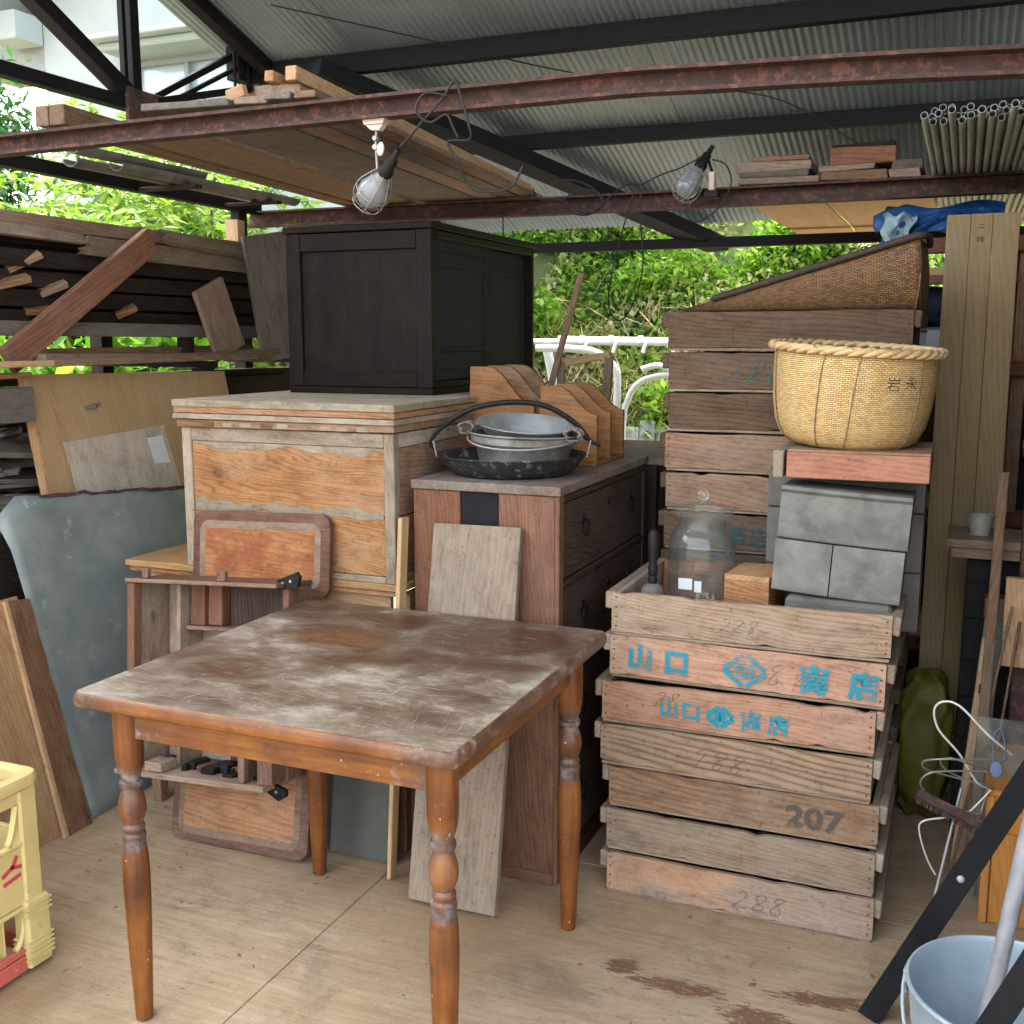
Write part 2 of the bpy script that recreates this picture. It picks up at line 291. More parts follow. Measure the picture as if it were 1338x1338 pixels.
def tabletop_mat():
    t = NT('dusty dark table top'); v = t.coords(False)
    wz = t.n('ShaderNodeTexNoise', i_Scale=3.0, i_Detail=3); t.l(v, wz.inputs['Vector'])
    va = t.n('ShaderNodeVectorMath', operation='MULTIPLY_ADD', i_1=(.22, .22, 0)); t.l(wz.outputs['Color'], va.inputs[0]); t.l(v, va.inputs[2])
    w = va.outputs[0]
    gr = t.noise(t.scale(v, (3, 60, 1)), 2, 4, .7)
    base = t.ramp(gr, [(.3, (.032, .016, .010)), (.7, (.105, .046, .021))])
    dust = t.noise(t.scale(v, (1.0, 1.5, 1)), 3.6, 7, .62, .6)
    sm = t.math('ADD', t.math('MULTIPLY', t.noise(t.scale(v, (1, 1.3, 1)), 13, 8, .78, .3), .7), t.math('MULTIPLY', t.noise(t.scale(w, (5, 40, 1)), 1.5, 5, .75), .3))
    fine = t.noise(t.scale(v, (30, 14, 1)), 6, 4, .7)
    d = t.math('ADD', t.math('MULTIPLY', dust, .62), t.math('ADD', t.math('MULTIPLY', sm, .30), t.math('MULTIPLY', fine, .08)))
    def oval(cx, cy, rx, ry, rot):
        mp = t.n('ShaderNodeMapping', vector_type='TEXTURE'); mp.inputs['Location'].default_value = (cx+.11, cy+.11, 0); mp.inputs['Rotation'].default_value = (0, 0, rot); mp.inputs['Scale'].default_value = (rx, ry, 1)
        t.l(w, mp.inputs[0]); sc = t.n('ShaderNodeVectorMath', operation='MULTIPLY', i_1=(1, 1, 0)); t.l(mp.outputs[0], sc.inputs[0])
        ln = t.n('ShaderNodeVectorMath', operation='LENGTH'); t.l(sc.outputs[0], ln.inputs[0])
        return t.ramp(ln.outputs['Value'], [(.30, 1.0), (1.25, 0.0)])
    wiped = None
    for a in ((-.22, -.17, .13, .10, .2), (-.13, .12, .17, .11, .1), (-.08, .28, .14, .07, 0), (.2, .22, .20, .13, .1), (.23, .06, .16, .07, .1), (-.02, -.02, .12, .08, .3)):
        q = oval(*a); wiped = q if wiped is None else t.math('MAXIMUM', wiped, q)
    d = t.math('SUBTRACT', d, t.math('MULTIPLY', wiped, .17))
    sepd = t.n('ShaderNodeSeparateXYZ'); t.l(v, sepd.inputs[0])          # thicker dust drifts towards the front half
    d = t.math('ADD', d, t.math('MULTIPLY', sepd.outputs[1], -.13))
    dm = t.ramp(d, [(.36, 0.04), (.46, .42), (.58, .93)])
    dc = t.ramp(t.math('ADD', t.math('MULTIPLY', sm, .6), t.math('MULTIPLY', dust, .4)), [(.38, (.105, .08, .052)), (.50, (.205, .165, .115)), (.62, (.38, .345, .285))])
    col = t.mix(dm, base, dc)
    s1 = t.ramp(t.noise(t.scale(w, (7, 130, 1)), 1.6, 4, .6, .4), [(.60, 0.0), (.66, .38)]); col = t.mix(s1, col, (.40, .375, .335))
    s2 = t.ramp(t.noise(t.scale(w, (150, 11, 1)), 1.2, 4, .6, .5), [(.63, 0.0), (.68, .3)]); col = t.mix(s2, col, (.42, .395, .36))
    s3 = t.ramp(t.noise(t.scale(v, (3, 45, 1)), 2.0, 5, .7, .8), [(.58, 0.0), (.68, .5)]); col = t.mix(s3, col, (.06, .036, .026))
    or_ = t.math('MULTIPLY', oval(-.13, .12, .15, .09, .1), t.ramp(sm, [(.4, .15), (.6, .6)]))
    col = t.mix(or_, col, (.19, .085, .03))
    wt = t.ramp(t.noise(v, 55, 4, .7), [(.70, 0.0), (.75, .75)]); col = t.mix(wt, col, (.5, .48, .45))
    # chalky scuffing along the worn border
    sep = t.n('ShaderNodeSeparateXYZ'); t.l(v, sep.inputs[0])
    ed = t.math('MAXIMUM', t.math('ABSOLUTE', sep.outputs[0]), t.math('ABSOLUTE', sep.outputs[1]))
    em = t.ramp(t.math('ADD', t.math('MULTIPLY', ed, 2.4), t.math('MULTIPLY', fine, .22)), [(1.06, 0.0), (1.085, .85)])
    dkm = t.ramp(t.math('ADD', t.math('MULTIPLY', ed, 2.4), t.math('MULTIPLY', sm, .35)), [(1.02, 0.0), (1.14, .35)]); col = t.mix(dkm, col, (.05, .042, .038))
    sz = t.ramp(sep.outputs[2], [(.5, 0.0), (.505, 1.0)])
    col = t.mix(em, col, (.46, .44, .41))
    t.l(col, t.b.inputs['Base Color'])
    t.bump(t.math('ADD', sm, t.math('MULTIPLY', gr, .4)), .25, .001)
    return t.set(t.math('MULTIPLY_ADD', dm, .35, .36), 0, .3)
M['tabletop'] = tabletop_mat()

def tablewood_mat(name, zdust):
    t = NT(name); v = t.coords()
    g = t.noise(t.scale(v, (2, 50, 50)) if not zdust else t.scale(v, (40, 40, 2)), 1.5, 4, .7)
    big = t.noise(v, 7, 4, .6)
    col = t.ramp(t.math('ADD', t.math('MULTIPLY', g, .5), t.math('MULTIPLY', big, .5)), [(.32, (.04, .011, .004)), (.52, (.145, .047, .008)), (.70, (.27, .10, .016))])
    dn = t.noise(v, 22, 6, .75)
    if zdust:
        tc = t.n('ShaderNodeTexCoord'); sep = t.n('ShaderNodeSeparateXYZ'); t.l(tc.outputs['Object'], sep.inputs[0])
        band = t.ramp(sep.outputs[2], [(.37, 0.0), (.385, 1.0), (.40, 1.0), (.425, .45), (.43, .9), (.44, .2), (.49, .3), (.515, 1.0), (.535, .8), (.56, 0.0)])
        dm = t.math('MULTIPLY', band, t.ramp(dn, [(.3, .45), (.6, 1.0)]))
        col = t.mix(dm, col, t.ramp(dn, [(.38, (.028, .022, .02)), (.56, (.10, .088, .082)), (.70, (.27, .25, .24))]))
    sp = t.ramp(t.noise(v, 70, 3, .6), [(.70, 0.0), (.745, .8)]); col = t.mix(sp, col, (.5, .43, .36))
    dk = t.ramp(t.noise(v, 13, 6, .7), [(.58, 0.0), (.7, .7)]); col = t.mix(dk, col, (.05, .022, .012))
    if not zdust:
        tc = t.n('ShaderNodeTexCoord'); sep = t.n('ShaderNodeSeparateXYZ'); t.l(tc.outputs['Object'], sep.inputs[0])
        ends = t.ramp(t.math('ADD', t.math('MULTIPLY', t.math('ABSOLUTE', sep.outputs[0]), 2.2), t.math('MULTIPLY', dn, .5)), [(.80, 0.0), (1.0, .8)])
        col = t.mix(ends, col, t.ramp(dn, [(.40, (.05, .026, .016)), (.55, (.12, .07, .05)), (.68, (.30, .27, .25))]))
    t.l(col, t.b.inputs['Base Color']); t.bump(dn, .1, .001)
    return t.set(t.math('MULTIPLY_ADD', dn, .35, .25), 0, .45)
M['tablewood'] = tablewood_mat('orange brown varnish', False); M['tableleg'] = tablewood_mat('turned leg varnish', True)

def weave_mat(name, light, dark, sx, sz, contrast=1.0):
    """basket weave, mapped round the local Z axis by a UV map (u round, v up)"""
    t = NT(name); uv = t.n('ShaderNodeUVMap'); v = uv.outputs[0]
    br = t.n('ShaderNodeTexBrick', i_Scale=1.0, offset=.5); br.inputs['Color1'].default_value = (1, 1, 1, 1); br.inputs['Color2'].default_value = (.55, .55, .55, 1); br.inputs['Mortar'].default_value = (0, 0, 0, 1)
    br.inputs['Mortar Size'].default_value = sz*.13; br.inputs['Mortar Smooth'].default_value = .8; br.inputs['Bias'].default_value = 0
    br.inputs['Brick Width'].default_value = sx; br.inputs['Row Height'].default_value = sz; t.l(v, br.inputs['Vector'])
    n = t.noise(t.scale(v, (70, 7, 1)), 1.0, 4, .7); n2 = t.noise(t.scale(v, (5, 240, 1)), 1.0, 3, .7)
    f = t.math('MULTIPLY', br.outputs['Color'], t.math('ADD', t.math('MULTIPLY', n, .75), t.math('MULTIPLY_ADD', n2, .5, .30)))
    col = t.ramp(f, [(.05, tuple(c*.35 for c in dark)), (.35, dark), (.85, light)])
    t.l(col, t.b.inputs['Base Color']); t.bump(br.outputs['Color'], .9, .004)
    return t.set(.6, 0, .3)
M['basket'] = weave_mat('straw basket weave', (.66, .47, .215), (.42, .27, .10), .011, .0045)
M['winnow'] = weave_mat('dark bamboo weave', (.27, .155, .07), (.09, .05, .022), .014, .0062)
M['basketrim'] = wood('straw rim', (.62, .44, .195), (.40, .25, .09), .3, (.5, .37, .18), .1, .6, .3, 3, knots=False, var=.03)
M['winnowrim'] = plain('dark bamboo rim', (.045, .032, .024), .7, 0, .4, 60, .3)

# ------------------------------------------------------------ mesh helpers
class MB:
    def __init__(s): s.v = []; s.f = []; s.uv = None
    def add(s, vs, fs):
        k = len(s.v); s.v += [tuple(x) for x in vs]; s.f += [tuple(i+k for i in f) for f in fs]; return s
    def box(s, c, d, ch=.002, M=None, jit=0.):
        hx, hy, hz = (a/2 for a in d); ch = min(ch, hx*.4, hy*.4, hz*.4); vs = []; idx = {}
        for sx in (-1, 1):
            for sy in (-1, 1):
                for sz in (-1, 1):
                    j = [random.uniform(-jit, jit) for _ in range(3)]
                    for k in range(3):
                        p = [sx*(hx-ch), sy*(hy-ch), sz*(hz-ch)]; p[k] += (sx, sy, sz)[k]*ch
                        idx[(sx, sy, sz, k)] = len(vs); vs.append(Vector([p[q]+j[q]+c[q] for q in range(3)]))
        fs = []; sg = (-1, 1)
        for k in range(3):
            a, b = [(1, 2), (2, 0), (0, 1)][k]
            for s_ in sg:
                q = []
                for (u, w) in ((-1, -1), (1, -1), (1, 1), (-1, 1)):
                    t = [0, 0, 0]; t[k] = s_; t[a] = u; t[b] = w; q.append(idx[(*t, k)])
                fs.append(q if s_ > 0 else q[::-1])
            for u in sg:
                for w in sg:                       # edge along axis k, between faces a and b
                    t0 = [0, 0, 0]; t0[a] = u; t0[b] = w; t1 = t0[:]; t0[k] = -1; t1[k] = 1
                    q = [idx[(*t0, a)], idx[(*t1, a)], idx[(*t1, b)], idx[(*t0, b)]]
                    fs.append(q if u*w < 0 else q[::-1])
        for sx in sg:
            for sy in sg:
                for sz in sg:
                    q = [idx[(sx, sy, sz, k)] for k in range(3)]; fs.append(q if sx*sy*sz > 0 else q[::-1])
        if M is not None: vs = [M @ v for v in vs]
        return s.add(vs, fs)
    def tube(s, pts, r, n=8, closed=False, cap=True):
        P = [Vector(p) for p in pts]; m = len(P); rr = r if isinstance(r, (list, tuple)) else [r]*m
        rings = []; up = None
        for i in range(m):
            t = (P[(i+1) % m]-P[i-1]) if closed else (P[min(i+1, m-1)]-P[max(i-1, 0)])
            t.normalize()
            if up is None: up = t.orthogonal().normalized()
            up = (up - t*up.dot(t)); up = up.normalized() if up.length > 1e-5 else t.orthogonal().normalized()
            b = t.cross(up); rings.append([P[i]+rr[i]*(math.cos(a)*up+math.sin(a)*b) for a in [2*math.pi*k/n for k in range(n)]])
        vs = [v for q in rings for v in q]; fs = []
        for i in range(m if closed else m-1):
            j = (i+1) % m
            for k in range(n): fs.append((i*n+k, i*n+(k+1) % n, j*n+(k+1) % n, j*n+k))
        if cap and not closed: fs += [tuple(range(n))[::-1], tuple((m-1)*n+k for k in range(n))]
        return s.add(vs, fs)
    def lathe(s, prof, n=32, M=None, close=False):
        vs = []; fs = []
        for r, z in prof:
            for k in range(n): a = 2*math.pi*k/n; vs.append(Vector((r*math.cos(a), r*math.sin(a), z)))
        m = len(prof)
        for i in range(m if close else m-1):
            j = (i+1) % m
            for k in range(n): fs.append((i*n+k, i*n+(k+1) % n, j*n+(k+1) % n, j*n+k))
        if not close:
            if prof[0][0] > 1e-4: fs.append(tuple(range(n))[::-1])
            if prof[-1][0] > 1e-4: fs.append(tuple((m-1)*n+k for k in range(n)))
        if M is not None: vs = [M @ v for v in vs]
        return s.add(vs, fs)
    def prism(s, poly, t, M=None):
        n = len(poly); vs = [Vector((x, y, -t/2)) for x, y in poly]+[Vector((x, y, t/2)) for x, y in poly]
        fs = [tuple(range(n))[::-1], tuple(range(n, 2*n))]+[(i, (i+1) % n, n+(i+1) % n, n+i) for i in range(n)]
        if M is not None: vs = [M @ v for v in vs]
        return s.add(vs, fs)
    def loft(s, rings, cap=True, loop=True):
        n = len(rings[0]); vs = [v for q in rings for v in q]; fs = []
        for i in range(len(rings)-1):
            for k in range(n if loop else n-1): fs.append((i*n+k, i*n+(k+1) % n, (i+1)*n+(k+1) % n, (i+1)*n+k))
        if cap: fs += [tuple(range(n))[::-1], tuple((len(rings)-1)*n+k for k in range(n))]
        return s.add(vs, fs)

def basis(o): return Matrix.LocRotScale(o.location, o.rotation_euler, None)
def link(o, parent=None, Mx=None):
    C.objects.link(o)
    if Mx is not None: o.matrix_basis = Mx
    if parent is not None:
        o.parent = parent
        o.matrix_parent_inverse = parent['_w'] if False else wmat(parent).inverted()
    return o
def wmat(o):
    m = o.matrix_basis.copy()
    return m if o.parent is None else wmat(o.parent) @ o.matrix_parent_inverse @ m
def obj(name, mb, mat, parent=None, Mx=None, smooth=40, label=None):
    me = bpy.data.meshes.new(name); me.from_pydata([tuple(v) for v in mb.v], [], mb.f); me.update()
    for m in (mat if isinstance(mat, list) else [mat]): me.materials.append(M[m] if isinstance(m, str) else m)
    if smooth: me.shade_smooth(); me.set_sharp_from_angle(angle=R(smooth))
    if mb.uv is not None:
        ul = me.uv_layers.new(name='UVMap'); ul.data.foreach_set('uv', np.array([mb.uv[i] for f in mb.f for i in f], 'f').ravel())
    o = bpy.data.objects.new(name, me); link(o, parent, Mx)
    if label: o['label'] = label
    return o
def tag(o, label, cat, group=None):
    o['label'] = label; o['category'] = cat
    if group: o['group'] = group
    return o
def thing(name, label, cat, loc=(0, 0, 0), rotz=0, group=None):
    o = bpy.data.objects.new(name, None); o.empty_display_size = .05
    o.matrix_basis = Matrix.Translation(loc) @ Matrix.Rotation(rotz, 4, 'Z'); C.objects.link(o)
    return tag(o, label, cat, group)
def struct(o): o['kind'] = 'structure'; return o
def stuff(o): o['kind'] = 'stuff'; return o
AX = {'x': Matrix.Identity(3), 'y': Matrix(((0, -1, 0), (1, 0, 0), (0, 0, 1))), 'z': Matrix(((0, 1, 0), (0, 0, 1), (1, 0, 0)))}
def pan(name, mat, par, x0, x1, y0, y1, z0, z1, g='x', ch=.002, L=None, label=None, jit=0., pre=None):
    """a board or block between two corners, grain along g, in the frame L (world if None)"""
    d = (x1-x0, y1-y0, z1-z0); c = ((x0+x1)/2, (y0+y1)/2, (z0+z1)/2)
    dl = {'x': d, 'y': (d[1], d[0], d[2]), 'z': (d[2], d[0], d[1])}[g]
    Mx = Matrix.Translation(c) @ AX[g].to_4x4()
    if pre is not None: Mx = pre @ Mx
    mb = MB().box((0, 0, 0), [abs(a) for a in dl], ch, jit=jit)
    return obj(name, mb, mat, par, Mx, 0, label)
def board(name, mat, par, p0, p1, w, t, up=(0, 0, 1), ch=.002, jit=.0015, label=None, cat=None, group=None, ragged=False):
    p0, p1 = Vector(p0), Vector(p1); x = (p1-p0); Ln = x.length; x.normalize(); z = Vector(up); z = z-x*z.dot(x); z = z.normalized() if z.length > 1e-4 else Vector((0, 1, 0)); y = z.cross(x)
    Mx = Matrix.Translation((p0+p1)/2) @ Matrix((x, y, z)).transposed().to_4x4()
    mb = MB()
    if ragged:
        n = 7; top = [(-Ln/2+random.uniform(0, .06), -w/2+w*i/(n-1)) for i in range(n)]; bot = [(Ln/2-random.uniform(0, .03), w/2-w*i/(n-1)) for i in range(n)]
        poly = [(a, b) for a, b in bot][::-1]+top[::-1]
        mb.prism(poly, t)
    else: mb.box((0, 0, 0), (Ln, w, t), ch, jit=jit)
    o = obj(name, mb, mat, par, Mx, 0, label)
    if cat: tag(o, label, cat, group)
    return o
def copy_thing(root, Mx, label, group=None):
    r = root.copy(); C.objects.link(r); r.matrix_basis = Mx; r['label'] = label
    if group: r['group'] = group
    for ch in [o for o in root.children]:
        c = ch.copy(); C.objects.link(c); c.parent = r; c.matrix_parent_inverse = ch.matrix_parent_inverse.copy()
        for g in ch.children:
            d = g.copy(); C.objects.link(d); d.parent = c; d.matrix_parent_inverse = g.matrix_parent_inverse.copy()
    return r
def smooth_pts(P, n=6, closed=False):
    P = [Vector(p) for p in P]; m = len(P); out = []
    for i in range(m if closed else m-1):
        a, b, c, d = (P[(i-1) % m], P[i], P[(i+1) % m], P[(i+2) % m]) if closed else (P[max(i-1, 0)], P[i], P[i+1], P[min(i+2, m-1)])
        for k in range(n):
            t = k/n; out.append(.5*((2*b)+(c-a)*t+(2*a-5*b+4*c-d)*t*t+(3*b-a-3*c+d)*t**3))
    if not closed: out.append(P[-1])
    return out
TEXTS = []
def text(s, size, mat, parent, Mx, name='lettering', shear=0, bold=0., sx=1.): TEXTS.append((s, size, mat, parent, Mx, name, shear, bold, sx))
FRONT = Matrix(((1, 0, 0), (0, 0, -1), (0, 1, 0))).to_4x4()     # text facing -Y

# ------------------------------------------------------------ ground and floor
mb = MB(); mb.add([(-300, -300, -.16), (300, -300, -.16), (300, 300, -.16), (-300, 300, -.16)], [(0, 1, 2, 3)])
struct(obj('ground', mb, 'soil', smooth=0))
fl = bpy.data.objects.new('floor', None); C.objects.link(fl); struct(fl)
for x0, x1 in ((-3.16, -1.33), (-1.33, .49), (.49, 1.4)):
    for y0 in (-.46, .45, 1.36, 2.585, 3.495, 4.405):
        y1 = {1.36: 2.585}.get(y0, y0+.91); pan('plywood_sheet', 'floor', fl, x0+.001, x1-.001, y0+.001, y1-.001, -.018, random.uniform(-.0012, 0), 'x', .001)
for k in range(9): pan('floor_joist', 'brownwood', fl, -3.1, 1.38, -.4+.64*k, -.31+.64*k, -.16, -.02, 'x')

rgf = random.Random(9); mb = MB()
for k in range(420):
    x, y = rgf.uniform(-2.2, .3), rgf.uniform(1.2, 2.9); a = rgf.uniform(0, 3.14); L_ = rgf.choice([.0025, .003, .004, .006, .010])*rgf.uniform(.6, 1.3); w_ = L_*rgf.uniform(.2, .7)
    d_ = Vector((math.cos(a), math.sin(a), 0))*L_; e_ = Vector((-math.sin(a), math.cos(a), 0))*w_; p = Vector((x, y, .0006)); u_ = Vector((0, 0, rgf.uniform(.0006, .002)))
    mb.add([p-d_, p+e_, p+d_, p-e_, p+u_], [(0, 4, 1), (1, 4, 2), (2, 4, 3), (3, 4, 0)])
stuff(obj('floor_grit', mb, 'brownwood', None, None, 0))
# ------------------------------------------------------------ the shed: roof, purlins, beams, truss, posts
shed = thing('shed', 'open fronted steel shed roofed with corrugated metal over the stored goods', 'shed', (-1, 4.4, 0))
SL = .32; EY, EZ = 6.3, 2.04
def roofz(y): return EZ+SL*(EY-y)
def roof_sheet(x0, waves, dz, y0, y1):
    p = .032; n = waves*8; mb = MB(); a = .0045
    ys = [y0, (y0+y1)/2, y1]
    for y in ys:
        for k in range(n+1):
            x = x0+p*k/8; mb.v.append((x, y, roofz(y)+dz+a*math.cos(2*math.pi*k/8)))
    for r in range(2):
        for k in range(n): b = r*(n+1)+k; mb.f.append((b, b+n+1, b+n+2, b+1))
    o = obj('roof_sheet', mb, 'roofsheet', shed, None, 60)
x = -3.26; i = 0
while x < 3.2:
    roof_sheet(x, 21, .004 if i % 2 else 0., .15, EY); x += .032*19.99; i += 1  # unseen front run of the roof extended to cut down sky light
def bar(name, p0, p1, w, h, mat='darksteel', par=shed, label=None): return board(name, mat, par, p0, p1, w, h, label=label, jit=0)
for y in (.35, .95, 1.55, 2.2, 2.95, 3.66):
    bar('purlin', (-3.2, y, roofz(y)-.055), (3.3, y, roofz(y)-.055), .05, .09)
for y, h in ((4.40, .085), (5.19, .07)):
    bar('purlin', (-3.2, y, roofz(y)-.008-h/2), (3.3, y, roofz(y)-.008-h/2), .05, h)
# diagonal brace under the roof, from the second purlin down to the eave beam
bar('diagonal_brace', (-2.70, 4.22, roofz(4.22)-.16), (-1.36, 6.36, roofz(6.36)-.10), .17, .07)
# verge rafter and truss in the left gable
bar('verge_rafter', (-3.04, .2, roofz(.2)-.045), (-3.04, 6.28, roofz(6.28)-.045), .06, .06)
def tbar(name, y0, z0, y1, z1, w=.05, x=-3.15): bar(name, (x, y0, z0), (x, y1, z1), w, w*.9)
tbar('truss_chord', .9, 2.318, 3.6, 2.314, .055)
tbar('truss_web', 3.56, 2.36, 2.36, 2.99, .065)
for dx in (-.018, .022): bar('truss_web', (-3.15+dx, 3.60, 2.32), (-3.15+dx, 3.60, roofz(3.6)-.02), .026, .05)
tbar('truss_web', 3.66, 2.335, 4.29, 2.665, .03); tbar('truss_web', 3.68, 2.30, 4.33, 2.63, .02, -3.13)
pan('gusset_plate', 'rust', shed, -3.125, -3.105, 3.53, 3.73, 2.225, 2.37, 'y')
pan('gusset_plate', 'darksteel', shed, -3.18, -3.11, 4.26, 4.36, 2.55, 2.72, 'y')
bar('hanger_bar', (-3.12, 3.70, 2.345), (-3.11, 4.36, 2.53), .03, .03)
for yy in (4.22, 4.32): bar('hanger_rod', (-3.105, yy, 2.50), (-3.105, yy, 2.68), .012, .012)
pan('packing_block', 'brownwood', shed, -3.14, -3.07, 4.34, 4.42, 2.47, 2.54, 'y')
bar('wall_plate', (-3.15, .9, 2.03), (-3.15, 4.42, 1.995), .05, .05)
# front tie beam: an old channel, slightly bowed
def channel(pts, h, d, mat, name='tie_beam'):
    mb = MB(); t = .008; prof = [(0, 0), (d, 0), (d, t), (t, t), (t, h-t), (d, h-t), (d, h), (0, h)]
    mb.loft([[Vector((p[0], p[1]-d/2+(d-b) if False else p[1]+d/2-b, p[2]+z)) for b, z in prof] for p in pts])
    return obj(name, mb, mat, shed, None, 0)
P1 = smooth_pts([(-3.5, 2.38, 1.885), (-2.56, 2.38, 1.902), (-1.6, 2.38, 1.910), (-1.0, 2.38, 1.913), (-.72, 2.38, 1.914), (-.55, 2.38, 1.909), (.07, 2.38, 1.886), (1.5, 2.38, 1.80)], 5)
channel(P1, .054, .045, 'rust')
channel([(-3.2, 4.4, 1.912), (-1.6, 4.4, 1.905), (0, 4.4, 1.908), (1.5, 4.4, 1.91)], .072, .06, 'rust')
bar('eave_beam', (-3.2, 6.2, 1.925), (1.5, 6.2, 1.925), .06, .055)
for px, py, zt in ((-3.15, 4.27, 1.98), (-3.15, 6.2, 1.9), (1.35, 6.2, 1.9), (.185, 3.05, 2.95), (1.35, 4.4, 1.9), (3.2, .4, 3.85), (3.2, 6.2, 1.95), (-3.15, .4, 3.85)):
    pan('post', 'rust' if px == .185 else 'darksteel', shed, px-.025, px+.025, py-.03, py+.03, 0 if px < 2 and py < 6.5 else -.16, zt, 'z')
    if px < -3 and py > 4: pass
board('shade_wall_sheet', 'darkvoid', shed, (1.42, 1.6, 1.1), (1.42, 6.2, 1.1), 2.2, .012, (1, 0, 0))  # dark sheets added to block light behind the right side
board('shade_wall_sheet', 'darkvoid', shed, (.0, 5.4, .78), (1.4, 5.4, .78), 1.6, .012, (0, 1, 0))
for k in range(2, 9): pan('shade_partition_board', 'darkboard', shed, .335, .352, .95+.33*k, 1.278+.33*k, 0, 2.35, 'z')  # unseen boards added beyond the right edge to darken that side
for k in range(7): pan('shade_wall_board', 'loft_grey', shed, -3.22, -3.20, -.30+.33*k, .028+.33*k, -.16, 2.0, 'z')  # unseen boards added on the near left to cut side light
board('rail', 'brownwood', shed, (-1.2, 5.4, .02), (1.4, 5.4, .02), .06, .05)
# stake of fresh timber tied beside the left post
board('timber_stud', 'fresh', None, (-2.95, 3.97, 1.70), (-2.95, 3.97, 1.895), .065, .05, (0, 1, 0), label='short fresh orange stud standing on the stacked boards by the steel post', cat='timber')

# ------------------------------------------------------------ dining table
tb = thing('dining_table', 'square brown table with turned legs and a dusty scuffed dark top', 'table', (-1.145, 1.93, 0))
def rrect(w, d, r, n=6):
    out = []
    for cx, cy, a0 in ((w/2-r, d/2-r, 0), (-w/2+r, d/2-r, 90), (-w/2+r, -d/2+r, 180), (w/2-r, -d/2+r, 270)):
        for k in range(n+1): a = R(a0+90*k/n); out.append((cx+r*math.cos(a), cy+r*math.sin(a)))
    return out
def slab(w, d, r, prof): return [[Vector((x, y, z)) for x, y in rrect(w-2*i, d-2*i, max(r-i, .002))] for i, z in prof]
T0 = Matrix.Translation((-1.145, 1.93, .72))
mb = MB().loft(slab(.826, .828, .022, [(.012, -.031), (.003, -.030), (0, -.026), (-.001, -.017), (.0003, -.008), (.0035, -.0028), (.0075, -.0006)])); obj('tabletop_edge', mb, 'tablewood', tb, T0, 60)
mb = MB().loft(slab(.826, .828, .022, [(.0074, -.004), (.0074, -.0005), (.010, 0)])); obj('tabletop', mb, 'tabletop', tb, T0, 60)
for (x0, x1, y0, y1, g) in ((-1.48, -.81, 1.588, 1.606, 'x'), (-1.48, -.81, 2.254, 2.272, 'x'), (-1.501, -1.483, 1.61, 2.25, 'y'), (-.807, -.789, 1.61, 2.25, 'y')):
    pan('apron', 'tablewood', tb, x0, x1, y0, y1, .612, .686, g)
LEG = [(.0155, 0), (.0175, .004), (.0185, .03), (.023, .15), (.0265, .26), (.0272, .32), (.026, .36), (.023, .385), (.0225, .393), (.0236, .398), (.0238, .405), (.0225, .41), (.0195, .412), (.0195, .415), (.0222, .418), (.0226, .424), (.0205, .428), (.0185, .431),
       (.0225, .44), (.0262, .452), (.0275, .464), (.0262, .478), (.0222, .492), (.0192, .502), (.0185, .507), (.0228, .509), (.0235, .5145), (.0228, .520), (.0186, .522), (.0195, .53), (.0235, .54), (.0265, .555), (.0283, .575), (.0285, .62), (.0278, .688)]
LEG = [(r*1.0, z) for r, z in LEG]
legm = MB().lathe(LEG, 28)
l0 = obj('leg', legm, 'tableleg', tb, Matrix.Translation((-1.492, 1.598, 0)), 50)
for px, py in ((-.797, 1.598), (-.797, 2.262), (-1.492, 2.262)):
    c = l0.copy(); C.objects.link(c); c.matrix_basis = Matrix.Translation((px, py, 0)) @ Matrix.Rotation(random.uniform(0, 6), 4, 'Z')

# ------------------------------------------------------------ chest, desk and dark cabinet
ch = thing('wooden_chest', 'big orange wooden chest with grey papered edges on the small desk', 'chest', (-1.67, 2.85, .757))
cx0, cx1, cy0, cy1 = -2.006, -1.336, 2.42, 3.34
for z0, z1 in ((.775, .93), (.933, 1.112)): pan('front_board', 'orange', ch, cx0+.03, cx1-.03, cy0+.006, cy0+.03, z0, z1, 'x')
for z0, z1 in ((.775, .93), (.933, 1.112)):
    pan('side_board', 'orange' if z0 < .9 else 'brownwood', ch, cx1-.024, cx1-.004, cy0+.032, cy1-.03, z0, z1, 'y'); pan('side_board', 'brownwood', ch, cx0+.004, cx0+.024, cy0+.032, cy1-.03, z0, z1, 'y')
pan('back_board', 'brownwood', ch, cx0+.03, cx1-.03, cy1-.03, cy1-.006, .775, 1.112, 'x')
for xx in (cx0, cx1-.03):
    pan('corner_batten', 'greywood', ch, xx, xx+.03, cy0, cy0+.03, .757, 1.15, 'z'); pan('corner_batten', 'greywood', ch, xx, xx+.03, cy1-.03, cy1, .757, 1.15, 'z')
pan('top_rail', 'greywood', ch, cx0+.031, cx1-.031, cy0+.001, cy0+.03, 1.113, 1.15, 'x'); pan('bottom_rail', 'greywood', ch, cx0+.031, cx1-.031, cy0+.001, cy0+.03, .757, .774, 'x')
pan('top_rail', 'greywood', ch, cx1-.03, cx1-.001, cy0+.031, cy1-.031, 1.113, 1.15, 'y'); pan('bottom_rail', 'greywood', ch, cx1-.03, cx1-.001, cy0+.031, cy1-.031, .757, .774, 'y')
mb = MB()                                                   # torn paper along the lower joint of the front boards
poly = [(-.30, -.012)]+[(-.30+.6*k/24, .012+.006*math.sin(k*1.9)+.004*math.sin(k*.7)+random.uniform(-.002, .002)) for k in range(25)]+[(.30-.6*k/24, -.014+.005*math.sin(k*1.3+1)+.006*math.sin(k*.5)+random.uniform(-.002, .002)) for k in range(25)]
mb.prism(poly, .0012, None); obj('paper_strip', mb, 'greywood', ch, Matrix.Translation(((cx0+cx1)/2, cy0+.0052, .935)) @ FRONT, 0)
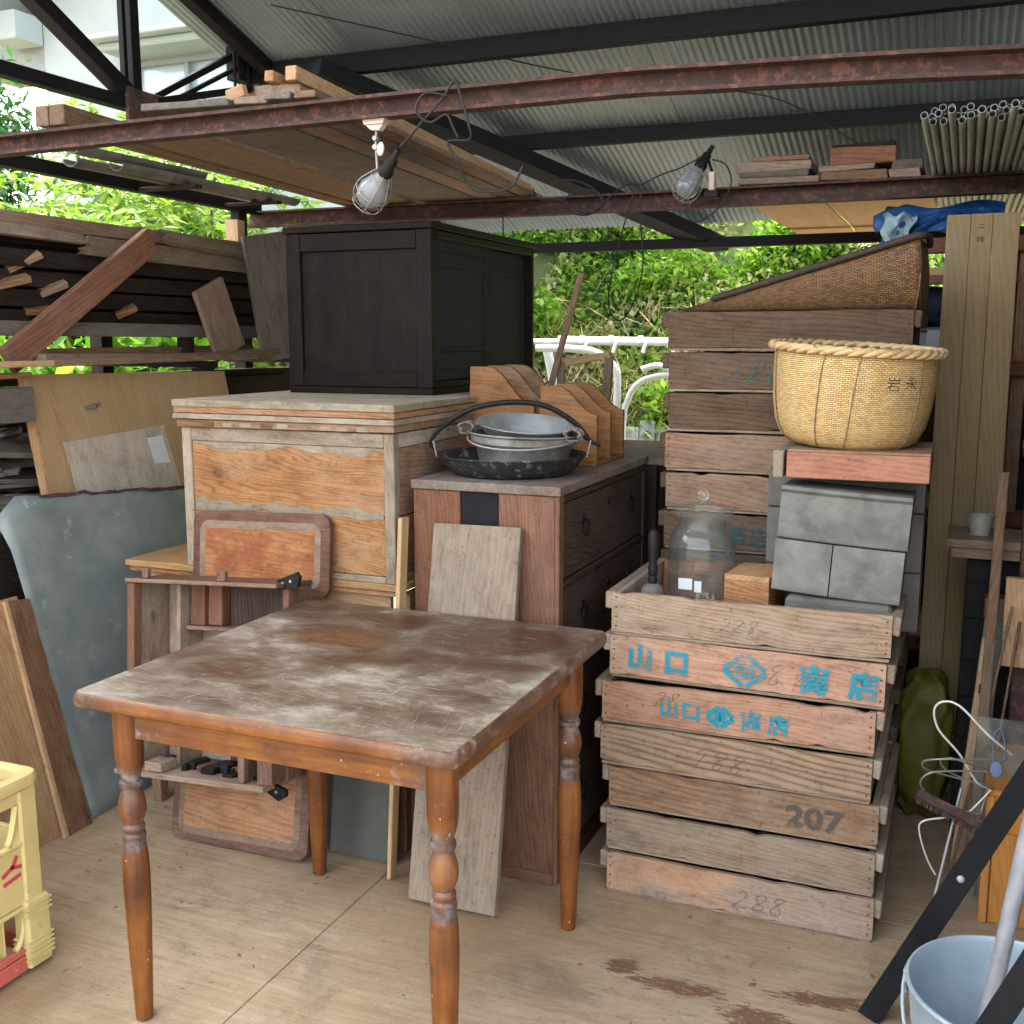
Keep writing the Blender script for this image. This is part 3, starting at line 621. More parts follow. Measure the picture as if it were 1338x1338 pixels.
mb = MB(); poly = [(-.30, .0)]+[(-.30+.6*k/30, -.016+.005*math.sin(k*.9)+.007*math.sin(k*.37+2)+random.uniform(-.003, .002)) for k in range(31)]+[(.30, .0)]
mb.prism(poly[::-1], .0012); obj('paper_strip', mb, 'greywood', ch, Matrix.Translation(((cx0+cx1)/2, cy0+.0052, 1.112)) @ FRONT, 0)
lid = ((1.152, 1.172, 'brownwood', -.008), (1.173, 1.187, 'greywood', -.016), (1.188, 1.206, 'orange', -.013), (1.207, 1.225, 'greywood', -.018))
for z0, z1, m, o in lid: pan('lid_layer', m, ch, cx0+o, cx1-o*.7, cy0+o, cy1-o, z0, z1, 'x', jit=.002)
for k in range(9):                                           # printed scraps on the lid rail
    x0 = cx0+.08+.06*k+random.uniform(0, .02); pan('paper_scrap', random.choice(['greywood', 'redbrown', 'sewgrey']), ch, x0, x0+random.uniform(.02, .045), cy0-.0095, cy0-.008, 1.154, 1.154+random.uniform(.008, .015), 'x', 0)

dk = thing('small_desk', 'low light brown desk standing under the big wooden chest', 'desk', (-1.77, 2.8, 0))
pan('desk_top', 'deskwood', dk, -2.232, -1.318, 2.418, 3.30, .738, .7565, 'x'); pan('desk_edge', 'orange', dk, -2.224, -1.326, 2.428, 2.446, .722, .737, 'x')
pan('drawer_front', 'deskwood', dk, -2.17, -1.80, 2.45, 2.47, .655, .72, 'x'); pan('drawer_front', 'deskwood', dk, -1.78, -1.37, 2.45, 2.47, .655, .72, 'x'); pan('drawer_rail', 'orange', dk, -2.224, -1.326, 2.43, 2.46, .632, .652, 'x')
pan('side_panel', 'deskwood', dk, -2.215, -2.195, 2.49, 3.24, .06, .721, 'y'); pan('side_panel', 'deskwood', dk, -1.355, -1.335, 2.49, 3.24, .06, .721, 'y')
for xx, yy in ((-2.21, 2.452), (-1.37, 2.452), (-2.21, 3.25), (-1.37, 3.25)): pan('leg', 'brownwood', dk, xx, xx+.035, yy, yy+.035, 0, .631, 'z')
pan('stretcher', 'brownwood', dk, -2.2, -1.35, 3.262, 3.28, .2, .26, 'x')

cb = thing('sliding_door_cabinet', 'almost black wooden cabinet with sliding doors on top of the chest', 'cabinet', (-1.69, 3.25, 1.225))
X0, X1, Y0, Y1, Z0, Z1 = -1.944, -1.446, 2.862, 3.675, 1.226, 1.726
pan('top_board', 'cabinet', cb, X0-.006, X1+.006, Y0-.006, Y1, Z1-.02, Z1, 'x'); pan('base_board', 'cabinet', cb, X0, X1, Y0, Y1, Z0, Z0+.02, 'x')
for xx in (X0, X1-.05): pan('stile', 'cabinet', cb, xx, xx+.05, Y0, Y0+.028, Z0+.021, Z1-.021, 'z')
pan('rail', 'cabinet', cb, X0+.051, X1-.051, Y0+.0012, Y0+.028, Z1-.075, Z1-.022, 'x'); pan('rail', 'cabinet', cb, X0+.051, X1-.051, Y0+.0012, Y0+.028, Z0+.021, Z0+.065, 'x')
pan('end_panel', 'cabinet', cb, X0+.045, X1-.045, Y0+.012, Y0+.02, Z0+.06, Z1-.07, 'z')
pan('back_panel', 'cabinet', cb, X0, X0+.012, Y0+.03, Y1, Z0+.021, Z1-.021, 'y'); pan('end_panel', 'cabinet', cb, X0+.013, X1, Y1-.02, Y1-.002, Z0+.021, Z1-.021, 'z')
pan('track', 'cabinet', cb, X1-.045, X1, Y0+.029, Y1-.021, Z1-.045, Z1-.022, 'y'); pan('track', 'cabinet', cb, X1-.045, X1, Y0+.029, Y1-.021, Z0+.021, Z0+.04, 'y')
def sliding(y0, y1, xo):
    f = pan('sliding_door', 'cabinet_door', cb, xo-.008, xo-.004, y0+.02, y1-.02, Z0+.05, Z1-.055, 'z')
    for ya, yb, za, zb, g in ((y0, y0+.03, Z0+.042, Z1-.046, 'z'), (y1-.03, y1, Z0+.042, Z1-.046, 'z'), (y0+.03, y1-.03, Z1-.08, Z1-.046, 'y'), (y0+.03, y1-.03, Z0+.042, Z0+.075, 'y'), (y0+.03, y1-.03, Z0+.125, Z0+.14, 'y'), (y0+.03, y1-.03, Z1-.125, Z1-.112, 'y')):
        pan('door_rail', 'cabinet_door', f, xo-.012, xo, ya, yb, za, zb, g, .001)
sliding(Y0+.035, Y0+.43, X1-.006); sliding(Y0+.40, Y1-.025, X1-.022)
pan('mullion', 'cabinet', cb, X1-.04, X1-.024, Y0+.24, Y0+.30, Z0+.042, Z1-.046, 'z')

# ------------------------------------------------------------ tansu chest of drawers with what stands on it
ts = thing('drawer_chest', 'tall red brown chest of drawers with dark drawers and ring pulls', 'chest of drawers', (-1.09, 2.82, 0))
tx0, tx1, ty0, ty1 = -1.29, -.89, 2.436, 3.216
for k, (xa, xb, m) in enumerate(((tx0, -1.158, 'redbrown'), (-1.157, -1.053, 'darksteel'), (-1.052, tx1-.012, 'redbrown'))):
    pan('iron_plate' if k == 1 else 'end_board', m, ts, xa, xb, ty0+(.003 if k == 1 else 0), ty0+.02, .03, 1.012, 'z')
pan('corner_post', 'redbrown', ts, tx1-.012, tx1, ty0-.002, ty0+.03, 0, 1.012, 'z'); pan('corner_post', 'tansu_dark', ts, tx1-.03, tx1, ty1-.03, ty1, 0, 1.012, 'z')
pan('plinth', 'redbrown', ts, tx0, tx1-.0125, ty0-.003, ty0+.02, 0, .03, 'x'); pan('plinth', 'tansu_dark', ts, tx1-.02, tx1-.002, ty0+.031, ty1-.031, 0, .05, 'y')
pan('top_board', 'tansu_top', ts, tx0-.004, tx1+.004, ty0-.006, ty1+.004, 1.013, 1.036, 'y')
pan('back_board', 'tansu_dark', ts, tx0, tx0+.015, ty0+.021, ty1, .03, 1.012, 'y'); pan('end_board', 'tansu_dark', ts, tx0+.016, tx1-.031, ty1-.02, ty1, 0, 1.012, 'z')
zs = [.055, .30, .545, .79, 1.005]
for i in range(4):
    z0, z1 = zs[i], zs[i+1]
    pan('divider_rail', 'tansu_dark', ts, tx1-.03, tx1-.001, ty0+.031, ty1-.031, z1-.012, z1+.004, 'y')
    d = pan('drawer_front', 'tansu_dark', ts, tx1-.022, tx1-.005, ty0+.036, ty1-.036, z0+.009, z1-.016, 'y')
    for yy in (ty0+.19, ty1-.17):
        zc = (z0+z1)/2+.03
        mb = MB().lathe([(.0, .004), (.013, .004), (.014, .0), (.014, -.002)], 16, Matrix.Translation((tx1-.005, yy, zc)) @ Matrix.Rotation(R(90), 4, 'Y')); obj('handle_plate', mb, 'blackiron', d)
        mb = MB().tube([(tx1+.004+.003*math.sin(a/2), yy+.021*math.sin(a), zc-.019+.021*math.cos(a)) for a in np.linspace(0, 2*math.pi, 20, endpoint=False)], .0028, 6, True); obj('ring_pull', mb, 'blackiron', d)
    mb = MB().lathe([(.0, .003), (.010, .003), (.011, 0)], 14, Matrix.Translation((tx1-.005, (ty0+ty1)/2+.02, (z0+z1)/2+.05)) @ Matrix.Rotation(R(90), 4, 'Y')); obj('lock_plate', mb, 'blackiron', d)

gc = thing('grey_cupboard', 'weathered grey topped cupboard in the shade behind the drawer chest', 'cupboard', (-1.14, 3.65, 0))
pan('top_board', 'palegrey', gc, -1.62, -.66, 3.36, 3.95, .99, 1.012, 'y')
pan('front_panel', 'tansu_dark', gc, -1.61, -.90, 3.37, 3.39, .02, .989, 'z'); pan('front_panel', 'darkboard', gc, -.895, -.67, 3.37, 3.39, .02, .989, 'z')
pan('side_panel', 'tansu_dark', gc, -.69, -.67, 3.391, 3.93, 0, .989, 'z'); pan('side_panel', 'tansu_dark', gc, -1.61, -1.59, 3.391, 3.93, 0, .989, 'z'); pan('back_panel', 'tansu_dark', gc, -1.61, -.67, 3.931, 3.945, 0, .989, 'z')

def letter_rack(name, label, loc, W_, ht, hs, n, gap, mat='rack'):
    """open desk rack: upright dividers whose tops sweep down to the right, on a base with a back board"""
    t = thing(name, label, 'letter rack', loc)
    x, y, z = loc
    for k in range(n):
        p = [(0, 0), (W_, 0), (W_, hs)]
        for q in range(1, 8): u = q/8; p.append((W_-u*(W_*.72), hs+(ht-hs)*(.5-.5*math.cos(math.pi*u))*1.0))
        p += [(W_*.26, ht), (0, ht)]
        mb = MB().prism(p, .016); obj('divider', mb, mat, t, Matrix.Translation((x, y+gap*k, z+.012)) @ FRONT, 0)
    pan('base_board', mat, t, x, x+W_, y-.008, y+gap*(n-1)+.008, z, z+.0115, 'y')
    pan('back_board', mat, t, x-.011, x-.0005, y+.009, y+gap*(n-1)+.008, z, z+ht-.04, 'y')
    return t
letter_rack('letter_rack', 'smaller honey brown letter rack with three sloping dividers beside the black pan', (-1.108, 2.876, 1.0365), .168, .212, .132, 3, .125)
letter_rack('letter_rack', 'taller letter rack behind the black pan handle, by the dark cabinet', (-1.34, 2.905, 1.0365), .200, .262, .15, 3, .13)

# iron pan with arched handle, two aluminium pots nested in it
def bowl_prof(rb, rt, h, lip=.008, t=.003, z=0): return [(rb*.85, z), (rb, z+.004), (rb+(rt-rb)*.5, z+h*.45), (rt, z+h), (rt+lip, z+h+.003), (rt+lip, z+h+.006), (rt-t, z+h+.003), (rb+(rt-rb)*.5-t, z+h*.46), (rb-t, z+t+.003), (.0, z+t+.002)]
pn = thing('iron_pan', 'wide sooty black pan with a tall arched handle on the drawer chest', 'pan', (-1.105, 2.648, 1.0365))
PC = Matrix.Translation((-1.105, 2.648, 1.0368))
obj('pan_body', MB().lathe(bowl_prof(.155, .196, .048, .004), 48), 'iron', pn, PC, 45)
hp = [(-.205, 0, .062), (-.215, -.004, .085), (-.175, 0, .13), (-.10, 0, .172), (0, 0, .188), (.09, 0, .178), (.165, 0, .135), (.205, 0, .09), (.235, -.004, .075)]
ROT = Matrix.Rotation(R(20), 4, 'Z')
obj('arched_handle', MB().tube(smooth_pts(hp, 6), [.005]*6+[.0055]*6+[.0075]*30+[.005]*7, 8), 'blackiron', pn, PC @ ROT)
for s_ in (-1, 1):
    mb = MB().prism([(-.016, 0), (.016, 0), (.007, .045), (-.007, .045)], .004); obj('handle_ear', mb, 'potgrey', pn, PC @ ROT @ Matrix.Translation((s_*.199, 0, .045)) @ Matrix.Rotation(R(s_*14), 4, 'Y') @ Matrix.Rotation(R(90), 4, 'Z') @ Matrix.Rotation(R(90), 4, 'X'), 0)
pt = thing('aluminium_pot', 'sooty grey pot with wire bail nested in the black pan', 'pot', (-1.075, 2.655, 1.044))
PT = Matrix.Translation((-1.075, 2.655, 1.0535)) @ Matrix.Rotation(R(2.0), 4, 'Y')
obj('pot_body', MB().lathe([(.10, 0), (.115, .006), (.128, .06), (.140, .068), (.142, .085), (.150, .09), (.150, .094), (.139, .09), (.126, .06), (.112, .009), (0, .006)], 48), 'potgrey', pt, PT, 45)
wb = [(.150*math.cos(a), .150*math.sin(a), .085-.025*abs(math.sin(a))) for a in np.linspace(R(185), R(365), 20)]
obj('bail_wire', MB().tube(wb, .0028, 6), 'greywire', pt, PT)
for s_ in (-1, 1):
    q = [(s_*.15+.020*math.cos(a)*(1+.2*math.sin(a*5)), -.03+.018*math.sin(a*1.7), .098+.016*math.sin(a)) for a in np.linspace(0, 14, 46)]
    obj('rope_lashing', MB().tube(q, .0032, 6), 'rope', pt, PT)
bw = thing('aluminium_bowl', 'shiny aluminium bowl tilted inside the sooty grey pot', 'bowl', (-1.075, 2.665, 1.06))
obj('bowl_body', MB().lathe(bowl_prof(.075, .128, .058, .006), 48), 'alu', bw, Matrix.Translation((-1.075, 2.668, 1.108)) @ Matrix.Rotation(R(6), 4, 'Y') @ Matrix.Rotation(R(5), 4, 'X'), 45)

# grey board, thin strips and hardboard leaning on the chests
board('leaning_board', 'palegrey', None, (-1.088, 2.225, .012), (-1.100, 2.420, .93), .236, .022, (0, -1, .2), label='weathered grey board leaning against the end of the drawer chest', cat='board')
board('thin_strip', 'ply', None, (-1.305, 2.31, .004), (-1.305, 2.408, .94), .035, .012, (1, 0, 0), label='thin yellowish strip leaning edge on in the gap left of the drawer chest', cat='board')
board('hardboard_sheet', 'darkpanel', None, (-1.62, 2.40, .004), (-1.62, 2.445, .52), .36, .004, (0, -1, 0), label='dark grey hardboard sheet leaning under the desk behind the table leg', cat='panel')
board('hardboard_sheet', 'darkpanel', None, (-1.43, 2.375, .004), (-1.43, 2.425, .40), .20, .005, (0, -1, 0), label='small dark sheet leaning under the desk nearest the leaning grey board', cat='panel')

# ------------------------------------------------------------ knocked down sewing cabinet leaning on the desk
sw = thing('sewing_cabinet', 'old sewing cabinet lying upended with its two leaves open against the desk', 'sewing cabinet', (-1.78, 2.3, 0))
def leafpart(xc, zc, yc, w, h, tilt, label):
    Mx = Matrix.Translation((xc, yc, zc)) @ Matrix.Rotation(R(-2), 4, 'Y') @ Matrix.Rotation(R(90-tilt), 4, 'X')
    rim = obj('table_leaf', MB().loft(slab(w, h, .035, [(.006, -.013), (0, -.010), (0, .007), (.005, .010), (.010, .0115)])), 'sewbrown', sw, Mx, 40, label)
    obj('worn_band', MB().loft(slab(w-.05, h-.05, .03, [(0, .0108), (.001, .0121)])), 'sewband', rim, Mx, 40)
    obj('leaf_inset', MB().loft(slab(w-.088, h-.092, .008, [(0, .0118), (.001, .0128)])), 'sewpale', rim, Mx, 40)
leafpart(-1.735, .815, 2.393, .442, .225, 8, 'upper leaf standing above the box'); leafpart(-1.775, .132, 2.315, .452, .27, 12, 'lower leaf standing on the floor')
SB = Matrix.Translation((-1.79, 2.29, .50)) @ Matrix.Rotation(R(-3), 4, 'Y') @ Matrix.Rotation(R(-8), 4, 'X')
def sp(name, mat, x0, x1, y0, y1, z0, z1, g='x', label=None): pan(name, mat, sw, x0, x1, y0, y1, z0, z1, g, .002, label=label, pre=SB, jit=.001)
sp('side_panel', 'sewgrey', -.240, -.222, -.075, .06, -.25, .245, 'z'); sp('red_edge', 'redbrown', -.243, -.220, -.105, -.0755, -.25, .245, 'z'); sp('side_panel', 'redbrown', .222, .24, -.06, .06, -.25, .245, 'z')
sp('top_panel', 'sewbrown', -.242, .242, -.108, .06, .246, .258, 'x'); sp('worn_edge', 'sewband', -.242, .242, -.115, -.1085, .247, .257, 'x'); sp('back_panel', 'sewgrey', -.221, .221, .046, .06, -.25, .245, 'x')
sp('floor_panel', 'sewband', -.265, .215, -.13, .06, -.266, -.252, 'x')
sp('inner_post', 'sewgrey', -.215, -.125, .030, .045, -.245, .24, 'z'); sp('inner_post', 'sewgrey', -.124, -.112, -.05, .045, -.245, .24, 'z')
sp('inner_block', 'redbrown', -.10, -.055, -.02, .045, .13, .244, 'z'); sp('inner_block', 'redbrown', -.05, -.005, -.01, .045, .13, .244, 'z')
sp('inner_shelf', 'sewbrown', -.11, .2, -.03, .045, .118, .129, 'x'); sp('inner_panel', 'tansu_dark', 0.0, .22, .02, .045, -.245, .244, 'z')
sp('inner_block', 'sewgrey', -.17, -.115, -.12, -.06, -.251, -.225, 'x'); sp('inner_block', 'sewbrown', .13, .15, -.12, -.05, -.251, -.17, 'z'); sp('inner_block', 'sewbrown', .19, .235, -.12, -.061, -.25, -.13, 'z')
for bx, bz, rr in ((.215, -.272, -25), (.255, .262, 15)):
    mb = MB().prism([(-.035, -.014), (.022, -.018), (.036, .004), (.030, .018), (-.032, .012)], .012)
    bkt = obj('iron_bracket', mb, 'blackiron', sw, SB @ Matrix.Translation((bx, -.075, bz)) @ FRONT @ Matrix.Rotation(R(rr), 4, 'Z'), 0)
    for dx in (-.018, .006): obj('bracket_hole', MB().lathe([(.0, .0003), (.004, .0003), (.004, 0)], 10), 'greywire', bkt, SB @ Matrix.Translation((bx, -.0813, bz)) @ FRONT @ Matrix.Rotation(R(rr), 4, 'Z') @ Matrix.Translation((dx, 0, 0)), 0)
sp('hinge', 'sewbrown', -.185, -.165, -.116, -.10, .26, .285, 'z'); sp('hinge', 'sewbrown', .06, .085, -.116, -.10, .26, .285, 'z')
for k in range(26):
    a = random.uniform(-.1, .17); sp('loose_scrap', random.choice(['blackiron', 'blackiron', 'sewbrown', 'blackiron']), a, a+random.uniform(.008, .045), random.uniform(-.09, -.03), random.uniform(-.02, .02), -.251, -.251+random.uniform(.004, .020), 'x')

# ------------------------------------------------------------ galvanised sheet and boards leaning along the left side
def lean_poly(name, mat, poly, x_base, x_top, h_top, t, par=None, label=None, cat=None, yc=0):
    """sheet standing along Y, leaning towards -X; poly is (y, height along the sheet)"""
    ln = math.hypot(h_top, x_top-x_base); d = Vector((x_top-x_base, 0, h_top))/ln
    x = d; y = Vector((0, 1, 0)); z = x.cross(y); Mx = Matrix.Translation((x_base, yc, 0)) @ Matrix((x, y, z)).transposed().to_4x4()
    mb = MB().prism([(h, yy-yc) for yy, h in poly], t); o = obj(name, mb, mat, par, Mx, 0, label)
    if cat: tag(o, label, cat)
    return o
random.seed(3)
# the sheet has slight buckles, a curled corner and a torn, rusty upper edge
n, m = 26, 22; mb = MB()
def shx(y, h): return -2.285-.165*(h/.93)+.005*math.sin(4*y+3*h)+.003*math.sin(11*y-5*h)
tops = []
for i in range(n):
    u = i/(n-1); yt = 2.19+.86*u; ytop_h = .968-.075*u+.002*math.sin(u*23)+random.uniform(-.003, .003) if u > .07 else .905+.7*u
    tops.append((yt, ytop_h))
for j in range(m):
    w = j/(m-1)
    for i in range(n):
        yt, ht = tops[i]; u = i/(n-1); yb = 2.285+.80*u; y = yb+(yt-yb)*w; h = ht*w
        cur = -.03*max(0, 1-(u*6))*max(0, (w-.9)*10)
        mb.v.append((shx(y, h)+cur, y, .0015+h*.985))
for j in range(m-1):
    for i in range(n-1): a = j*n+i; mb.f.append((a, a+1, a+n+1, a+n))
gs = obj('galvanised_sheet', mb, 'galv', None, None, 60); so = gs.modifiers.new('thickness', 'SOLIDIFY'); so.thickness = .002
tag(gs, 'large buckled grey galvanised sheet leaning behind the table on the left', 'metal sheet')
mb = MB(); 
for i in range(4, n):
    y, h = tops[i]; mb.v += [(shx(y, h)+.0022, y, h*.985-random.uniform(.000, .007)), (shx(y, h)+.0022, y, h*.985+.004+random.uniform(0, .004))]
for i in range(n-5): a = 2*i; mb.f.append((a, a+2, a+3, a+1))
obj('rusted_edge', mb, 'rust', gs, None, 0)
tn = lean_poly('tan_board', 'tan', [(2.432, 0), (3.39, 0), (3.375, 1.29), (2.445, 1.305)], -2.36, -2.60, 1.28, .03, None, 'tall smooth tan board with a pale patch, standing behind the galvanised sheet', 'board', 2.9)
lean_poly('pale_patch', 'palepatch', [(2.55, .82), (3.02, .84), (2.985, 1.115), (2.525, 1.095)], -2.3435, -2.5835, 1.28, .0015, tn, None, None, 2.9)
lean_poly('sticker', 'paper', [(2.905, .99), (2.98, .985), (2.965, 1.082), (2.89, 1.078)], -2.3425, -2.5825, 1.28, .001, tn, None, None, 2.9)
lean_poly('board_edge', 'fresh', [(2.418, 0), (2.4315, 0), (2.4445, 1.305), (2.431, 1.305)], -2.36, -2.60, 1.28, .031, tn, None, None, 2.9)
rag = [(2.262, 0)]+[(2.262-.045*k/12+random.uniform(-.003, .003), .68*k/12) for k in range(1, 13)]
bb_ = lean_poly('brown_board', 'brownply', rag+[(2.145, .69), (2.172, 0)], -2.270, -2.405, .67, .014, None, 'dark brown plywood strip leaning just left of the galvanised sheet', 'board', 2.2)
lean_poly('worn_edge', 'fresh', [(2.160, 0), (2.1715, 0), (2.1445, .69), (2.134, .69)], -2.270, -2.405, .67, .013, bb_, None, None, 2.2)
lean_poly('plywood_board', 'deskwood', [(1.72, 0), (2.21, 0), (2.19, .69), (1.70, .69)], -2.292, -2.42, .67, .012, None, 'pale plywood board leaning at the left edge above the yellow crate', 'board', 1.95)

# ------------------------------------------------------------ lumber rack on the left
lr = thing('lumber_rack', 'dark trestle rack carrying long boards along the left side', 'rack', (-2.9, 3.2, 0))
for yy in (1.95, 3.3, 4.2):
    for xx in (-3.10, -2.62): pan('upright', 'darkboard', lr, xx-.03, xx+.03, yy-.03, yy+.03, 0, 1.285, 'z')
    pan('cross_bar', 'darkboard', lr, -3.2, -2.57, yy-.025, yy+.025, 1.286, 1.309, 'x')
    pan('cross_bar', 'darkboard', lr, -3.2, -2.57, yy-.025, yy+.025, .56, .60, 'x')
    for xx in (-3.10,): pan('upright', 'darkboard', lr, xx-.03, xx+.03, yy-.03, yy+.03, 1.31, 1.75, 'z')
    pan('cross_bar', 'darkboard', lr, -3.2, -2.66, yy-.025, yy+.025, 1.40, 1.425, 'x')
    pan('upright', 'darkboard', lr, -2.72, -2.67, yy-.02, yy+.02, 1.31, 1.399, 'z')
G = 'boards stacked on the left lumber rack'
def lb(mat, p0, p1, w, t, up, label, ragged=False, grp=G): return board('lumber_board', mat, None, p0, p1, w, t, up, label=label, cat='board', group=grp, ragged=ragged)
# dark mass of the stack, its shade put into the wood colour (boards on edge), z 1.43 - 1.68
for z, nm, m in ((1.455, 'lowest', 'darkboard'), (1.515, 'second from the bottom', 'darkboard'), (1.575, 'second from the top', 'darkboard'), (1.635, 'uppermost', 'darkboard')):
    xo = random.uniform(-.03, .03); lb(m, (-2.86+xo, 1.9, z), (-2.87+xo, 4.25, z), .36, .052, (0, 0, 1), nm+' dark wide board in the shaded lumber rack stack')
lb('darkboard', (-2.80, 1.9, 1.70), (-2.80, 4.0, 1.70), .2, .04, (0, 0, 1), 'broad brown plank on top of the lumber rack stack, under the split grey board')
lb('loft', (-2.74, 1.8, 1.752), (-2.70, 3.74, 1.742), .13, .045, (0, 0, 1), 'uppermost long brown plank along the top of the lumber rack')
lb('palegrey', (-2.652, 2.74, 1.69), (-2.648, 3.85, 1.675), .062, .022, (1, 0, 0), 'split pale grey board on edge below the top plank of the lumber rack', True)
lb('palegrey', (-2.63, 3.10, 1.745), (-2.63, 3.86, 1.715), .055, .018, (.8, 0, .6), 'short pale grey board with a pointed end on the right of the rack top', True)
lb('palegrey', (-2.66, 2.35, 1.715), (-2.66, 2.80, 1.708), .035, .015, (1, 0, .3), 'thin splintered strip at the left end of the lumber rack top', True)
lb('loft_grey', (-2.66, 2.0, 1.425), (-2.66, 4.2, 1.415), .045, .02, (1, 0, 0), 'dark grey lowest board above the leafy gap in the lumber rack')
lb('redplank', (-2.615, 2.40, 1.325), (-2.585, 3.01, 1.722), .085, .026, (1, 0, 0), 'reddish plank leaning diagonally up across the lumber rack')
lb('loft', (-2.60, 3.44, 1.338), (-2.62, 3.345, 1.59), .185, .018, (1, 0, .1), 'short wide brown board leaning upright in front of the rack, right of the leafy gap')
lb('loft_grey', (-2.52, 3.735, 1.32), (-2.54, 3.65, 1.80), .27, .028, (1, -.45, 0), 'tall dark grey board standing between the lumber rack and the black cabinet')
lb('brownwood', (-2.70, 2.62, 1.345), (-2.74, 3.75, 1.350), .05, .03, (0, 0, 1), 'slender dark board with a pointed end, nearest the leafy gap')
lb('loft', (-2.60, 2.50, 1.335), (-2.66, 4.15, 1.318), .06, .022, (0, 0, 1), 'long brown board resting low across the rack above the tan board, left end raised')
lb('loft', (-2.55, 2.48, 1.318), (-2.60, 4.1, 1.326), .075, .018, (0, 0, 1), 'lowest brown board resting just above the tan board top')
lb('ply', (-2.56, 2.0, 1.318), (-2.55, 2.47, 1.318), .10, .018, (0, 0, 1), 'pale sawn board poking in at the left edge beside the tan board')
lb('loft', (-2.62, 3.0, 1.322), (-2.50, 4.3, 1.362), .05, .02, (0, 0, 1), 'brown board crossing the others at a slant toward the black cabinet')
lb('brownwood', (-2.60, 1.9, 1.275), (-2.58, 2.42, 1.285), .08, .015, (0, 0, 1), 'thin brown board under the pale one at the left edge')
lb('loft_grey', (-2.56, 2.0, 1.20), (-2.55, 2.415, 1.20), .10, .03, (1, 0, 0), 'grey board on edge at the left edge above the offcut heap')
lb('fresh', (-2.60, 2.02, 1.155), (-2.45, 2.17, 1.175), .055, .045, (0, 0, 1), 'stub of pale sawn timber poking out above the offcut heap')
for k, z in enumerate((.645, .735, .825, .915, 1.005, 1.095, 1.185, 1.245)):  # boards added so the space under the rack reads dark
    lb('darkboard', (-3.0-.02*(k % 2), 1.6, z), (-3.0, 4.4, z), .085 if k < 7 else .028, .075, (1, 0, 0), ['lowest', 'second', 'third', 'fourth', 'fifth', 'sixth', 'seventh', 'topmost'][k]+' dark board on edge, added as dark backing, counted upward, behind the offcut heap and the tan board')
for k, (y, z, dy, dz) in enumerate(((2.50, 1.60, .09, .05), (2.44, 1.545, .10, .03), (2.62, 1.53, .07, .035), (2.56, 1.475, .12, .01), (2.95, 1.47, .05, .03))):
    lb('brownwood', (-2.70, y, z), (-2.655, y+dy, z+dz), .035, .02, (.4, 0, 1), ('topmost', 'second', 'third', 'fourth', 'farthest right')[k]+' short stick end poking out of the dark stack at left')
# heap of offcuts in a bin under the stack, left edge
bn = thing('scrap_bin', 'dark timber bin holding the heap of offcuts at the left edge', 'bin', (-2.8, 2.0, 0))
pan('bin_front', 'darkboard', bn, -2.70, -2.67, 1.5, 2.95, .1, .80, 'y'); pan('bin_side', 'darkboard', bn, -3.1, -2.701, 2.92, 2.95, .1, .80, 'x'); pan('bin_floor', 'darkboard', bn, -3.1, -2.67, 1.5, 2.95, .0, .099, 'y'); pan('bin_back', 'darkboard', bn, -3.1, -3.07, 1.5, 2.919, .1, .8, 'y')
pan('fill_board', 'darkboard', bn, -3.065, -2.705, 1.5, 2.915, .66, .72, 'y')
random.seed(11)
for k in range(78):
    z = .735+.45*(k/78.); yy = random.uniform(2.25, 2.85); xx = random.uniform(-2.92, -2.66); a = random.choice([R(90), R(60), R(115), R(20), R(75)])+random.uniform(-.3, .3); Ln = random.uniform(.12, .34)
    d = Vector((math.cos(a), math.sin(a), random.uniform(-.12, .12)))*Ln/2; p = Vector((xx, yy, z))
    board('wood_offcut', random.choice(['debris', 'debris', 'debris', 'loft', 'loft_grey']), None, p-d, p+d, random.uniform(.04, .10), random.uniform(.012, .022), (random.uniform(-.3, .5), random.uniform(-.4, .2), 1), label='broken grey wood offcut in the heap at the left edge below the stacked boards', cat='offcut', group='wood offcuts heaped at the left edge', ragged=random.random() < .5)

# ------------------------------------------------------------ planks stored on the roof beams
GL = 'planks stored across the roof beams on the left'
def lp(mat, p0, p1, w, t, label, up=(0, 0, 1)): return board('loft_plank', mat, None, p0, p1, w, t, up, label=label, cat='plank', group=GL)
lp('loft', (-2.452, 2.43, 2.012), (-2.67, 4.75, 2.012), .042, .055, 'thick brown beam end jutting out left by the truss, outer of the pair')
lp('loft', (-2.402, 2.435, 2.012), (-2.622, 4.75, 2.012), .05, .055, 'thick brown beam end jutting out left by the truss, inner of the pair')
for k, (xa, xb, m, w, ya) in enumerate(((-2.25, -2.47, 'loft', .235, 2.66), (-1.93, -2.165, 'loft_grey', .265, 2.40), (-1.735, -1.975, 'loft', .095, 2.42), (-1.642, -1.885, 'loft_grey', .075, 2.40), (-1.565, -1.80, 'loft', .06, 2.41))):
    lab = {0: 'wide brown plank lying on the beams next to the thick beam pair', 1: 'wide grey board lying on the roof beams left of the clamp lamp', 2: 'brown plank on the roof beams right above the clamp lamp', 3: 'narrow grey plank on the roof beams just right of the clamp lamp', 4: 'slim brown plank at the right edge of the roof beam planks'}[k]
    lp(m, (xa, ya, 1.985+.010), (xb, 4.85, 1.985+.010), w, .018, lab)
lp('fresh', (-1.705, 2.46, 2.060), (-1.94, 4.7, 2.055), .026, .026, 'square pale batten on top of the loft planks, left one of two')
lp('fresh', (-1.645, 2.47, 2.064), (-1.88, 4.7, 2.062), .032, .034, 'square brown batten on top of the loft planks, right one of two')
lp('loft', (-1.70, 2.49, 2.026), (-1.94, 4.7, 2.026), .13, .034, 'thick brown plank lying under the two square battens')
